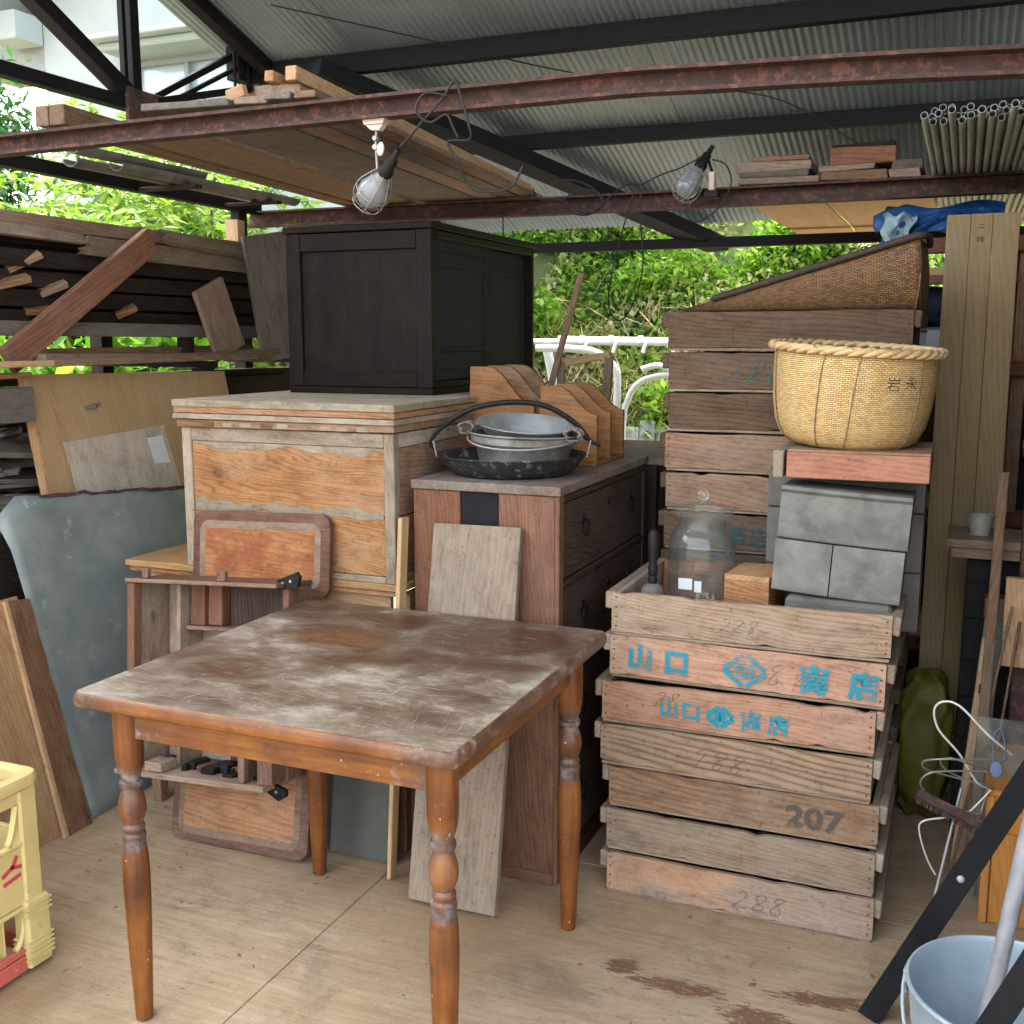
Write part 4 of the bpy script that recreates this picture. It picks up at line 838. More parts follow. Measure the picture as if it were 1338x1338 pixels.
lp('fresh', (-1.83, 2.455, 2.016), (-1.775, 2.455, 2.030), .03, .02, 'short orange cross batten on the loft plank ends', (0, 1, 0))
# old gutters on the left wall plate
def gutter(x, y0, y1, z, label):
    mb = MB(); pr = [(.035*math.cos(a), -.03*math.sin(a)) for a in np.linspace(0, math.pi, 9)]; pr += [(.031*math.cos(a), -.026*math.sin(a)) for a in np.linspace(math.pi, 0, 9)]
    mb.loft([[Vector((x+a, y, z+b)) for a, b in pr] for y in (y0, (y0+y1)/2, y1)]); o = obj('rain_gutter', mb, 'gutter', None, None, 40); tag(o, label, 'gutter')
gutter(-2.985, 3.08, 4.25, 2.024, 'old grey half round gutter lying along the left wall plate, farther one'); gutter(-2.905, 3.22, 4.36, 2.024, 'old grey half round gutter lying along the left wall plate, nearer one'); gutter(-2.945, 3.05, 3.75, 2.062, 'short grey gutter length lying on top of the other two gutters')
board('gutter_support', 'darkboard', shed, (-3.18, 3.6, 1.986), (-2.84, 3.6, 1.986), .04, .014); board('gutter_support', 'darkboard', shed, (-3.18, 4.15, 1.986), (-2.84, 4.15, 1.986), .04, .014)

# right side of the loft: timber offcuts, pipes, plywood, tarp
GO = 'offcuts stacked on the second roof beam'
for x0, x1, z0, h, dy, m, lab in ((-.87, -.56, 1.981, .026, .2, 'loft', 'lowest long offcut of the left stack on the second roof beam'), (-.865, -.60, 2.008, .022, .18, 'loft_grey', 'thin grey offcut second from bottom in the left stack'), (-.875, -.59, 2.031, .034, .2, 'loft', 'thickest offcut near the top of the left stack'), (-.82, -.60, 2.066, .016, .15, 'brownwood', 'thin offcut on the very top of the left stack'),
        (-.555, -.315, 1.981, .034, .2, 'loft', 'lowest offcut of the middle stack on the second beam'), (-.565, -.36, 2.016, .024, .2, 'loft', 'second offcut of the middle stack, under the reddish block'), (-.525, -.29, 2.041, .058, .2, 'redplank', 'reddish brown block topping the middle stack of offcuts'), (-.52, -.29, 2.10, .014, .18, 'darkboard', 'thin dark strip lying on the reddish block'), (-.31, -.20, 1.981, .03, .2, 'loft', 'short offcut beside the plastic pipes on the second beam'), (-.30, -.19, 2.012, .034, .2, 'loft_grey', 'short grey offcut on another beside the plastic pipes')):
    o = pan('timber_offcut', m, None, x0, x1, 4.375, 4.375+dy, z0, z0+h, 'x', .003, jit=.004); tag(o, lab, 'offcut', GO)
random.seed(5)
for k in range(60):
    row = k % 3; col = k//3; xf = -.152+.0235*col+.0115*row+random.uniform(-.003, .003); z = 1.9925+.0195*row; y0 = 3.29+random.uniform(0, .10)+.05*row; y0 += -.09 if k % 9 == 0 else 0
    x0 = xf+.022*(col/20.)+random.uniform(-.003, .005)
    mb = MB(); ring = lambda y, r, xx: [Vector((xx+r*math.cos(a), y, z+r*math.sin(a))) for a in [2*math.pi*q/12 for q in range(12)]]
    mb.loft([ring(6.4, .0098, xf), ring(y0, .0098, x0), ring(y0, .0085, x0), ring(y0+.3, .0085, x0)], cap=False)
    o = obj('plastic_pipe', mb, 'pvc', None, None, 50); tag(o, 'grey plastic pipe in the bundle laid over the second roof beam at upper right', 'pipe', 'grey pipes in the bundle on the roof beams')
for x0, x1, lab in ((-.94, -.622, 'left plywood sheet lying above the eave beam with its pale underside showing'), (-.61, -.17, 'right plywood sheet lying above the eave beam beside the blue tarpaulin')):
    o = pan('plywood_sheet', 'ply', None, x0, x1, 4.44, 6.5, 1.9815, 1.992, 'y'); tag(o, lab, 'plywood')
tr = MB(); nx, ny = 46, 16; random.seed(2)
def tarp(u, v):   # u along X, v over the fold
    x = -.345+.44*u; e = max(0, 1-u*4.5)
    z = 1.900-.125*v-.10*e*v+.012*math.sin(9*u+4*v)+.02*e*math.sin(25*v+9*u); y = 4.47-.045*math.sin(v*2.3)+.018*math.sin(17*u+3*v)*(.3+e)+.012*math.sin(31*u*v+2)
    if v < .12: y += (.12-v)*3.2; z = z-.001
    return (x+.02*e*math.sin(13*v), y, z)
for j in range(ny):
    for i in range(nx): tr.v.append(tarp(i/(nx-1), j/(ny-1)))
for j in range(ny-1):
    for i in range(nx-1): a = j*nx+i; tr.f.append((a, a+1, a+nx+1, a+nx))
to = obj('blue_tarpaulin', tr, 'tarp', None, None, 50); so = to.modifiers.new('t', 'SOLIDIFY'); so.thickness = .002
tag(to, 'crumpled blue tarpaulin bundled under the second roof beam at upper right', 'tarpaulin')
mb = MB(); nx = 26
for j in range(20):
    for i in range(nx): u, v = i/(nx-1), j/19; mb.v.append((-.325+.12*u*(1-.25*v)+.008*math.sin(9*v), 4.395+.018*math.sin(9*u+3*v)+.010*math.sin(15*v-6*u), 1.850-.11*v+.010*math.sin(12*u)))
for j in range(19):
    for i in range(nx-1): a = j*nx+i; mb.f.append((a, a+1, a+nx+1, a+nx))
lg = obj('tarp_lining', mb, 'tarp_back', to, None, 40)

# ------------------------------------------------------------ crates
def make_crate(label, Mx):
    t = thing('wooden_crate', label, 'crate', (0, 0, 0)); w, d, h = .645, .45, .107
    pan('front_board', 'crate', t, -w/2, w/2, 0, .014, .008, h, 'x', .0015, jit=.0012); pan('rear_board', 'crate', t, -w/2, w/2, d-.014, d, .008, h, 'x', .0015)
    for s_ in (-1, 1):
        pan('end_board', 'crate_grey', t, *sorted((s_*(w/2-.016), s_*(w/2-.001))), .0145, d-.0145, .008, h-.004, 'y', .0015)
        pan('handle_batten', 'crate_grey', t, *sorted((s_*(w/2+.0), s_*(w/2+.018))), .006, d-.006, h-.045, h-.002, 'y', .003, jit=.002)
    for k in range(4): pan('bottom_slat', 'crate_grey', t, -w/2+.002, w/2-.002, .004+k*.112, .109+k*.112, 0, .0075, 'x', .001)
    for s_ in (-1, 1):
        for q in range(4):
            mb = MB().lathe([(.0, .0006), (.0022, .0006), (.0026, 0)], 8, Matrix.Translation((s_*(w/2-.010), -.0003, .022+.024*q)) @ Matrix.Rotation(R(90), 4, 'X')); obj('nail_head', mb, 'rust', t, None, 0)
    return t
crate0 = make_crate('top crate of the near stack, holding the glass jar and grey blocks', None)
def setmat(t, names, mat):
    for c in t.children:
        if c.name.split('.')[0] in names: c.material_slots[0].link = 'OBJECT'; c.material_slots[0].material = M[mat]
random.seed(21)
M['crate_flow'] = wood('flowing grain crate wood', (.345, .245, .165), (.13, .082, .052), 1.0, (.27, .225, .175), .3, .85, .5, .8)
M['crate_brown'] = wood('browner crate wood', (.31, .195, .115), (.115, .066, .038), .5, (.22, .175, .13), .3, .85, .5, 1.0, stain=(.20, .11, .06), stain_amt=.25)
M['crate_warm'] = wood('orange streaked crate wood', (.34, .235, .16), (.15, .095, .06), .45, (.25, .21, .165), .5, .85, .5, 1.1, stain=(.36, .19, .095), stain_amt=.4)
def rough_front(t, y0=0., w=.645, z0=.008, z1=.107, seed=0):
    rb = random.Random(seed); n = 26; ph = rb.uniform(0, 6)
    def edge(amp): 
        k1 = rb.uniform(4, 9); k2 = rb.uniform(13, 24); return [amp*(.5*math.sin(k1*i/n+ph)+.3*math.sin(k2*i/n+2*ph))+rb.uniform(-.0005, .0005)-(rb.uniform(.002, .006) if rb.random() < .07 else 0) for i in range(n+1)]
    up, lo = edge(.0022), edge(.0014); zc = (z0+z1)/2; vs = []; fs = []; bow = rb.uniform(-.0025, .0025)
    for i in range(n+1):
        u = i/n; x = -w/2+w*u+(rb.uniform(-.0015, .0015) if i in (0, n) else 0); b = bow*(1-(2*u-1)**2)
        a, c = z0-lo[i]-zc, z1+up[i]-zc
        vs += [(x, -.007+b, a+.0012), (x, -.007+b, c-.0012), (x, -.0058+b, c), (x, .0058+b, c), (x, .007+b, c-.0012), (x, .007+b, a+.0012), (x, .0058+b, a), (x, -.0058+b, a)]
    for i in range(n):
        for k in range(8): fs.append((8*i+k, 8*i+8+k, 8*i+8+(k+1) % 8, 8*i+(k+1) % 8))
    fs += [tuple(range(8)), tuple(8*n+k for k in range(8))[::-1]]
    me = bpy.data.meshes.new('front_board'); me.from_pydata(vs, [], fs); me.update(); me.materials.append(M['crate'])
    for c_ in t.children:
        if c_.name.split('.')[0] == 'front_board': c_.data = me
near = [(-.4395, 2.466, .676, .4, 'crate', 'top crate of the near stack, holding the glass jar and grey blocks'),
        (-.446, 2.470, .566, -.2, 'crate_pink', 'second crate from the top, stencilled with large blue lettering'),
        (-.462, 2.464, .452, .5, 'crate_pink', 'third crate from the top, stencilled with small blue lettering'),
        (-.464, 2.462, .340, .2, 'crate_flow', 'fourth crate down with flowing plain grain and faint pen marks'),
        (-.4455, 2.474, .228, -.3, 'crate_brown', 'fifth crate down in the near stack, stencilled 207 in grey'),
        (-.4475, 2.468, .114, .15, 'crate_grey', 'second crate from the floor in the near stack, blank and greyish'),
        (-.4455, 2.466, .0, 0, 'crate_warm', 'crate on the floor at the bottom of the near stack, faintly numbered')]
GC = 'wooden crates in the near stack'; NC = []
for i, (x, y, z, rz, m, lab) in enumerate(near):
    Mx = Matrix.Translation((x, y, z)) @ Matrix.Rotation(R(rz), 4, 'Z') @ Matrix.Rotation(R((0, .25, -.2, .22, -.18, .12, 0)[i]), 4, 'Y')
    if i == 0: t = crate0; t.matrix_basis = Mx; t['group'] = GC
    else: t = copy_thing(crate0, Mx, lab, GC)
    NC.append(t); rough_front(t, seed=i+3); setmat(t, ('front_board',), m)
back_labels = ['top crate of the far stack, under the dark winnowing basket', 'second crate from the top of the far stack, marked with a faded number', 'third crate from the top of the far stack, beside the straw basket', 'fourth crate from the top of the far stack, level with the basket base', 'fifth crate from the top of the far stack, reddish, above the jar lid', 'sixth crate from the top of the far stack, blue lettering behind the jar']
BC = []
for i in range(13):
    z = 1.358-.1125*i+(.006 if i == 12 else 0)
    lab = back_labels[i] if i < 6 else 'dark crate low in the far stack, hidden behind the near stack'
    t = copy_thing(crate0, Matrix.Translation((-.4505+random.uniform(-.006, .006), 3.0+random.uniform(-.004, .006), max(z, 0))) @ Matrix.Rotation(R(random.uniform(-.4, .4)), 4, 'Z'), lab, 'wooden crates in the far stack')
    BC.append(t); rough_front(t, seed=i+50) if i < 7 else None; setmat(t, ('front_board', 'rear_board', 'end_board', 'handle_batten'), 'crate_dark')
    if i in (3, 4): setmat(t, ('front_board',), 'brownwood')
def fmark(t, s, x, z, size, mat, i_y=-.0036, **kw):
    text(s, size, mat, t, Matrix.Translation((x, i_y, z)) @ FRONT, **kw)
# x positions relative to the crate centre
for s, x, z, sz in (('山', -.245, .033, .066), ('口', -.155, .030, .066), ('商', .165, .027, .07), ('店', .275, .027, .07)): fmark(NC[1], s, x-.033, z, sz, 'ink_blue', bold=.010)
for s, x, z, sz in (('山', -.152, .040, .050), ('口', -.098, .036, .050), ('商', .044, .030, .052), ('店', .108, .028, .052)): fmark(NC[2], s, x-.025, z, sz, 'ink_blue', bold=.006)
def diamond(t, x, z, w, h):
    mb = MB()
    for k, (a, b) in enumerate((((-1, 0), (0, 1)), ((0, 1), (1, 0)), ((1, 0), (0, -1)), ((0, -1), (-1, 0)))):
        a, b = Vector((a[0]*w, a[1]*h, 0)), Vector((b[0]*w, b[1]*h, 0)); p, q = a.lerp(b, .07), a.lerp(b, .93); nrm = Vector((-(q-p).y, (q-p).x, 0)).normalized()*.006
        mb.add([p+nrm, q+nrm, q-nrm, p-nrm], [(0, 3, 2, 1)])
    for p, q in (((-.45, .05), (.45, .05)), ((0, .45), (0, -.5)), ((-.4, -.28), (.4, -.28)), ((-.3, .3), (.0, .5)), ((.3, .3), (.0, .5))):
        p, q = Vector((p[0]*w, p[1]*h, 0)), Vector((q[0]*w, q[1]*h, 0)); nrm = Vector((-(q-p).y, (q-p).x, 0)).normalized()*.004
        mb.add([p+nrm, q+nrm, q-nrm, p-nrm], [(0, 3, 2, 1)])
    obj('stencil_emblem', mb, 'ink_blue', t, wmat(t) @ Matrix.Translation((x, -.0036, z)) @ FRONT, 0)
diamond(NC[1], .008, .055, .052, .040); diamond(NC[2], -.028, .050, .034, .026)
DIG = {'2': [(0, .8), (.2, 1), (.5, .92), (.5, .65), (.25, .3), (0, 0), (.3, .06), (.75, .02)], '8': [(.6, .9), (.35, 1), (.1, .8), (.3, .52), (.6, .22), (.4, 0), (.1, .15), (.35, .5), (.65, .8), (.55, .95)]}
def scrawl(t, s_, x, z, h, mat, seed):
    rgn = random.Random(seed); mb = MB()
    for k, c_ in enumerate(s_):
        pts = smooth_pts([(x+h*(k*.95+a*.95+b*.3)+rgn.uniform(-.0025, .0025), z+h*b+rgn.uniform(-.003, .003), 0) for a, b in DIG[c_]], 5)
        for p, q in zip(pts, pts[1:]):
            d_ = q-p
            if d_.length < 1e-6: continue
            n_ = Vector((-d_.y, d_.x, 0)).normalized()*rgn.uniform(.0006, .0011); mb.add([p+n_, q+n_, q-n_, p-n_], [(0, 3, 2, 1)])
    obj('pen_scrawl', mb, mat, t, wmat(t) @ Matrix.Translation((0, -.0034, 0)) @ FRONT, 0)
fmark(NC[4], '207', .115, .028, .072, 'ink_grey', sx=1.2, bold=.008)
for i, s_, x, z, h in ((0, '228', -.06, .036, .032), (1, '8', .055, .03, .05), (1, '2', .12, .035, .03), (3, '288', -.09, .028, .045), (6, '288', -.0, .026, .045), (2, '28', -.19, .06, .035)): scrawl(NC[i], s_, x, z, h, 'ink_faint', i)
scrawl(BC[1], '288', -.165, .026, .062, 'ink_teal', 9); scrawl(BC[1], '88', -.10, .03, .05, 'ink_blue', 8); fmark(BC[5], '商店', -.14, .025, .06, 'ink_teal', bold=.003)
fmark(BC[2], '(', .1, .03, .06, 'ink', sx=1.2)

# ------------------------------------------------------------ things in and on the near stack
jr = thing('glass_jar', 'round glass candy jar with a knobbed lid in the top crate', 'jar', (-.598, 2.70, .684))
J = Matrix.Translation((-.598, 2.70, .6845)) @ Matrix.Diagonal((1, 1, .945, 1))
obj('jar_body', MB().lathe([(0, .002), (.070, 0), (.082, .02), (.087, .07), (.088, .14), (.087, .195), (.082, .222), (.070, .240), (.062, .246), (.062, .268), (.066, .272), (.066, .276), (.057, .276), (.057, .246), (.066, .236), (.078, .219), (.083, .194), (.083, .14), (.082, .07), (.077, .024), (.066, .006), (0, .006)], 40), 'glass', jr, J, 50)
ld = obj('jar_lid', MB().lathe([(0, .278), (.060, .278), (.078, .281), (.080, .286), (.076, .292), (.060, .300), (.030, .308), (.010, .311), (.008, .318), (0, .318)], 40), 'glass', jr, J, 50)
obj('lid_knob', MB().lathe([(.0, .316), (.008, .317), (.015, .324), (.0175, .333), (.014, .343), (.007, .348), (0, .349)], 24), 'glass', ld, J, 50)
for dx, dz, w in ((-.02, .055, .035), (.012, .05, .018)): obj('price_tag', MB().box((0, 0, 0), (w, .001, .03), .0003), 'paper', jr, J @ Matrix.Translation((dx, -.0885, dz+.05)), 0)
board('brown_board', 'traywood', None, (-.745, 2.885, .735), (-.455, 2.885, .735), .10, .012, (0, -1, .06), label='flat reddish brown board standing inside the top crate behind the jar', cat='board')
tl = thing('black_handle_tool', 'tool standing on its flared grey foot with a turned black handle, beside the jar', 'hand tool', (-.688, 2.56, .684))
TM = Matrix.Translation((-.688, 2.56, .6845))
obj('handle', MB().lathe([(.010, .105), (.012, .115), (.009, .125), (.0125, .13), (.011, .138), (.0125, .145), (.010, .155), (.0125, .18), (.0145, .205), (.0145, .225), (.011, .238), (.005, .243), (0, .2435)], 20), 'blackiron', tl, TM, 50)
obj('flared_foot', MB().lathe([(.026, 0), (.029, .03), (.029, .085), (.024, .098), (.012, .106), (0, .106)], 20), 'stone_dark', tl, TM, 50)
wx = thing('finger_jointed_box', 'small pale wooden box with finger joints in front of the grey blocks', 'box', (-.44, 2.66, .684), R(-6))
B6 = Matrix.Translation((-.452, 2.63, .6845)) @ Matrix.Rotation(R(-6), 4, 'Z')
pan('lid', 'fresh', wx, -.055, .055, -.06, .10, .128, .142, 'y', .001, pre=B6)
for a, b, c_, d_, g in ((-.055, .055, -.06, -.05, 'x'), (-.055, .055, .09, .10, 'x'), (-.055, -.045, -.0495, .0895, 'y'), (.045, .055, -.0495, .0895, 'y')): pan('side', 'orange', wx, a, b, c_, d_, 0, .1275, g, .001, pre=B6)
for k in range(6): pan('finger_joint', 'brownwood', wx, .0552, .0556, -.06, -.05, .006+.02*k, .016+.02*k, 'x', .0001, pre=B6)
o = pan('stone_slab', 'stone_dark', None, -.36, -.125, 2.52, 2.70, .684, .795, 'x', .008, jit=.004); tag(o, 'dark flat stone slab under the front grey block in the top crate', 'stone')
TL = Matrix.Translation((-.246, 2.545, .797)) @ Matrix.Rotation(R(3.0), 4, 'Y') @ Matrix.Rotation(R(-1.5), 4, 'X')
def block(name, lab, x0, x1, z0, z1, d, bow=.010, lip=0, Mx=TL, mat='stone', y0=0):
    mb = MB(); n = 10; rings = []
    for k in range(n+1):
        u = k/n; x = x0+(x1-x0)*u; b = bow*(1-(2*(x-(-.15))/.30-1)**2) if bow else 0
        rings.append([Vector((x, y0-b, z0+.003)), Vector((x, y0-b-.002, z0+.008)), Vector((x, y0-b-.001, z1-.012-lip)), Vector((x, y0-b-(.010 if lip else 0), z1-.008)), Vector((x, y0-b-(.008 if lip else -.004), z1)), Vector((x, y0+d, z1+.004*0)), Vector((x, y0+d, z0)), Vector((x, y0+.005-b, z0))])
    mb.loft(rings); o = obj(name, mb, mat, None, Mx, 30); tag(o, lab, 'stone block', 'grey fired blocks piled in the top crate'); return o
block('grey_block', 'front grey block with a rounded top lip, upper of the tilted pile', -.147, .142, .126, .25, .15, .010, .004)
block('grey_block', 'left half of the lower front grey block', -.150, -.020, 0, .123, .13); block('grey_block', 'right half of the lower front grey block', -.017, .138, 0, .123, .13)
TB = Matrix.Translation((-.262, 2.72, .684))
for z0, z1, lab in ((0, .145, 'lowest large grey block behind the front pile'), (.147, .29, 'middle large grey block behind the front pile'), (.292, .386, 'uppermost large grey block carrying the red wooden tray')): block('grey_block', lab, -.178, .190, z0, z1, .19, .02, 0, TB, 'stone_dark')
ty = thing('wooden_tray', 'shallow red cedar tray under the round straw basket', 'tray', (-.22, 2.72, 1.083))
zz = 1.0725
pan('front_board', 'traywood', ty, -.372, -.060, 2.548, 2.562, zz, zz+.060, 'x'); pan('rear_board', 'traywood', ty, -.372, -.060, 2.84, 2.854, zz, zz+.06, 'x'); pan('end_board', 'traywood', ty, -.074, -.061, 2.563, 2.839, zz, zz+.058, 'y')
board('end_board', 'palegrey', ty, (-.392, 2.556, zz+.03), (-.386, 2.85, zz+.03), .064, .024, (1, 0, 0), label='grey weathered end board'); pan('tray_floor', 'traywood', ty, -.37, -.075, 2.563, 2.839, zz+.001, zz+.009, 'x'); pan('tray_cover', 'brownwood', ty, -.371, -.06, 2.549, 2.853, zz+.0605, zz+.066, 'x')
# straw basket
bk = thing('straw_basket', 'round woven straw basket with a twisted rim on the red tray', 'basket', (-.235, 2.715, 1.15))
BM = Matrix.Translation((-.256, 2.712, 1.1385)) @ Matrix.Rotation(R(3.4), 4, 'Y') @ Matrix.Rotation(R(1.5), 4, 'X')
prof = [(.0, .002), (.06, .001), (.112, .0), (.138, .006), (.158, .022), (.174, .055), (.183, .105), (.187, .16), (.188, .20), (.188, .225), (.183, .225), (.182, .16), (.176, .10), (.165, .05), (.12, .012), (0, .010)]
mb = MB().lathe(prof, 96); L = 0; ds = [0]
for a, b in zip(prof, prof[1:]): L += math.hypot(b[0]-a[0], b[1]-a[1]); ds.append(L)
mb.uv = [(k/96*1.10, ds[i]) for i in range(len(prof)) for k in range(96)]
# the seam face between last and first column wraps; acceptable at the back of the basket
bb = obj('basket_body', mb, 'basket', bk, BM @ Matrix.Rotation(R(90), 4, 'Z'), 60)
rm = MB(); N = 40
for k in range(N):
    a0 = 2*math.pi*k/N; pts = []
    for q in range(7):
        u = q/6; a = a0+u*2*math.pi/N*2.6; ph = -1.1+u*4.2
        pts.append(((.193+.007*math.cos(ph))*math.cos(a), (.193+.007*math.cos(ph))*math.sin(a), .228+.007*math.sin(ph)))
    rm.tube(pts, [.0035, .006, .007, .007, .007, .006, .0035], 7)
obj('basket_rim', rm, 'basketrim', bk, BM, 60)
for a in (-150, -112, -88, -35, 20, 60, 100):
    pr = [(r+.0012, z) for r, z in prof[3:10]]; mb = MB().tube(smooth_pts([((r)*math.cos(R(a)+.02*i*((a % 3)-1)), r*math.sin(R(a)+.02*i*((a % 3)-1)), z) for i, (r, z) in enumerate(pr)]+[(.203*math.cos(R(a)), .203*math.sin(R(a)), .238), (.186*math.cos(R(a)), .186*math.sin(R(a)), .242)], 4), .0016, 6); obj('binding_cord', mb, 'brownwood', bk, BM, 60)
BASKET = (BM, prof)
# winnowing basket tipped on the far stack
wn = thing('winnowing_basket', 'dark bamboo winnowing basket tipped over on top of the far crate stack', 'basket', (-.45, 3.2, 1.466))
def wring(u):   # u 0 tip .. 1 deep end: closed cross section, opening to the back
    x = -.755+.625*u; h = .006+.178*u**1.02; zb = 1.4665; y0 = 3.035+.02*(1-u); y1 = 3.40
    return x, h, zb, y0, y1
def wsurf(off):
    rings = []; uvs = []
    for i in range(41):
        u = i/40; x, h, zb, y0, y1 = wring(u); ring = []
        for j in range(25):
            s_ = j/24
            if s_ < .45: q = s_/.45; p = (x+.012*q*u, y0+off+.045*q*q*u-.012*math.sin(q*3.1)*u, zb+h*(1-q)+off)
            else: q = (s_-.45)/.55; p = (x, y0+.045*u+off+(y1-y0-.045*u)*q, zb+off*.5+.02*u*q*0)
            ring.append(Vector(p)); uvs.append((u*.64, s_*.45))
        rings.append(ring)
    return rings, uvs
rg, uv = wsurf(0); mb = MB().loft(rg, False, False); mb.uv = uv; w1 = obj('woven_side', mb, 'winnow', wn, None, 60); so = w1.modifiers.new('t', 'SOLIDIFY'); so.thickness = .004
# rounded deep end
mb = MB(); uvs = []; x, h, zb, y0, y1 = wring(1)
for j in range(13):
    a = j/12*math.pi*.5
    for i in range(13): v_ = i/12; mb.v.append((x+.012*math.sin(a)*(1-.4*v_)+.008*math.sin(v_*3.14), y0+.02*(1-math.cos(a))+(.30*j/12), zb+h*v_)); uvs.append((.1+.3*j/12, v_*h))
for j in range(12):
    for i in range(12): k = j*13+i; mb.f.append((k, k+13, k+14, k+1))
mb.uv = uvs; w2 = obj('woven_end', mb, 'winnow', wn, None, 60); so = w2.modifiers.new('t', 'SOLIDIFY'); so.thickness = .004
rp = [(wring(u)[0]-.006, wring(u)[3]-.006, wring(u)[2]+wring(u)[1]+.002) for u in np.linspace(-.02, 1.0, 14)]+[(-.118, 3.05, 1.653), (-.112, 3.15, 1.655), (-.115, 3.33, 1.65)]
obj('bound_rim', MB().tube(smooth_pts(rp, 3), .0095, 8), 'winnowrim', wn, None, 60)
obj('bound_rim', MB().tube(smooth_pts([(wring(u)[0], 3.40, 1.4745+.0*u) for u in np.linspace(0, 1, 5)], 3), .008, 8), 'winnowrim', wn, None, 60)
obj('woven_top', MB().add([Vector((wring(u)[0], wring(u)[3]-.002, wring(u)[2]+wring(u)[1]-.004)) for u in np.linspace(0, 1, 9)]+[Vector((wring(u)[0], 3.40, 1.474+.17*u)) for u in np.linspace(0, 1, 9)], [(i, i+1, i+10, i+9) for i in range(8)]), 'winnowrim', wn, None, 60)

# ------------------------------------------------------------ right side: rack, three-board panel, bench, odds and ends
pb = thing('wide_board_panel', 'tall khaki panel of three joined boards leaning at the right', 'panel', (.02, 3.45, 0))
PM = Matrix.Translation((.020, 3.455, 0)) @ Matrix.Rotation(R(-5.5), 4, 'X') @ Matrix.Rotation(R(-1.5), 4, 'Z')
for x0, x1 in ((-.101, -.034), (-.033, .027), (.028, .101)): pan('board', 'panel', pb, x0, x1, -.010, .010, .002, 1.768, 'z', .0015, pre=PM)
text('二', .016, 'ink', pb, PM @ Matrix.Translation((-.012, -.0107, 1.725)) @ FRONT, bold=.0005); text('吟', .022, 'ink', pb, PM @ Matrix.Translation((-.015, -.0107, 1.682)) @ FRONT, bold=.0008)
rk = thing('storage_rack', 'dark timber storage rack behind the khaki panel at the right', 'rack', (.4, 4.2, 0))
for xx in (-.185, .16, .62, 1.3):
    for yy in (3.95, 4.36): pan('upright', 'brownwood', rk, xx-.02, xx+.02, yy-.02, yy+.02, 0, 1.72, 'z')
for z in (1.70, 1.30, .80, .35):
    pan('shelf_board', 'loft', rk, -.215, 1.33, 3.93, 4.385, z, z+.02, 'x', ch=.001); pan('shelf_rail', 'redbrown', rk, -.215, 1.33, 3.905, 3.929, z-.03, z+.02, 'x')
pan('back_board', 'darkboard', rk, -.26, 1.33, 4.386, 4.40, .0, 1.55, 'x'); pan('rack_top_board', 'ply', rk, -.16, -.0, 3.96, 4.34, 1.60, 1.625, 'x'); pan('shelf_rail', 'redbrown', rk, -.165, .14, 3.93, 3.95, 1.57, 1.60, 'x')
def bag(name, lab, cat, c, r, mat, seed=0, n=18, parent=None):
    mb = MB(); rg = np.random.RandomState(seed); rings = []
    for i in range(n+1):
        th = math.pi*i/n; ring = []
        for k in range(40):
            a = 2*math.pi*k/40; f = 1+.09*math.sin(3*a+seed+4*th)+.06*math.sin(7*a-5*th)+.04*math.sin(11*th+2*a)+.05*abs(math.sin(9*th-4*a+seed))+.05*abs(math.sin(5*a+13*th))
            ex = lambda t: math.copysign(abs(t)**.6, t)
            ring.append(Vector((c[0]+r[0]*ex(math.sin(th))*ex(math.cos(a))*f, c[1]+r[1]*ex(math.sin(th))*ex(math.sin(a))*f, c[2]-r[2]*ex(math.cos(th))*(1+.03*math.sin(5*a)))))
        rings.append(ring)
    mb.loft(rings, True); o = obj(name, mb, mat, parent, None, 60)
    if cat: tag(o, lab, cat)
    return o
bag('dark_blue_bag', 'dark navy cloth bundle on the rack shelf between basket and khaki panel', 'bag', (-.128, 4.08, 1.500), (.07, .08, .068), 'darkblue', 3)
tbx = thing('clear_storage_box', 'milky clear plastic storage box on the rack shelf left of the khaki panel', 'storage box', (-.1, 4.1, 1.32))
pan('box_body', 'clearbox', tbx, -.20, .0, 3.97, 4.25, 1.3205, 1.415, 'x', .008); pan('box_lid', 'darkpanel', tbx, -.205, .005, 3.965, 4.255, 1.4155, 1.43, 'x', .004); pan('clip', 'cup', tbx, -.13, -.05, 3.957, 3.964, 1.36, 1.42, 'x', .002); pan('packed_bag', 'paper', tbx, -.125, -.06, 3.968, 3.9695, 1.335, 1.40, 'x', 0)
tb2 = thing('clear_storage_box', 'milky clear plastic storage box on the rack shelf right of the khaki panel', 'storage box', (.28, 4.1, 1.32))
pan('box_body', 'clearbox', tb2, .18, .50, 3.97, 4.25, 1.3205, 1.47, 'x', .01); pan('box_lid', 'darkpanel', tb2, .175, .505, 3.965, 4.255, 1.4705, 1.485, 'x', .004)
for k, (x0, x1, z0, h, m, lab, cat) in enumerate(((.15, .34, .82, .16, 'darksteel', 'dark metal case on the shelf right of the khaki panel', 'case'), (.36, .56, .82, .10, 'palegrey', 'grey box on the lower right shelf', 'box'), (-.06, .12, .82, .22, 'darkpanel', 'dark crate on the shelf behind the khaki panel', 'crate'), (.2, .4, 1.02 - .02, .06, 'cup', 'pale tool case lying on the dark metal case', 'case'))):
    if k == 3: z0 = .9805
    if k == 0: h = .16
    o = pan(('metal_case', 'grey_box', 'dark_crate', 'tool_case')[k], m, None, x0, x1, 3.98, 4.22, z0+.0005, z0+h, 'x', .006); tag(o, lab, cat)
bh = thing('dark_filler_crate', 'black crate added to fill the dark right corner, under two planks', 'crate', (.17, 3.25, 0))  # added where the corner is nearly black; also bears the planks
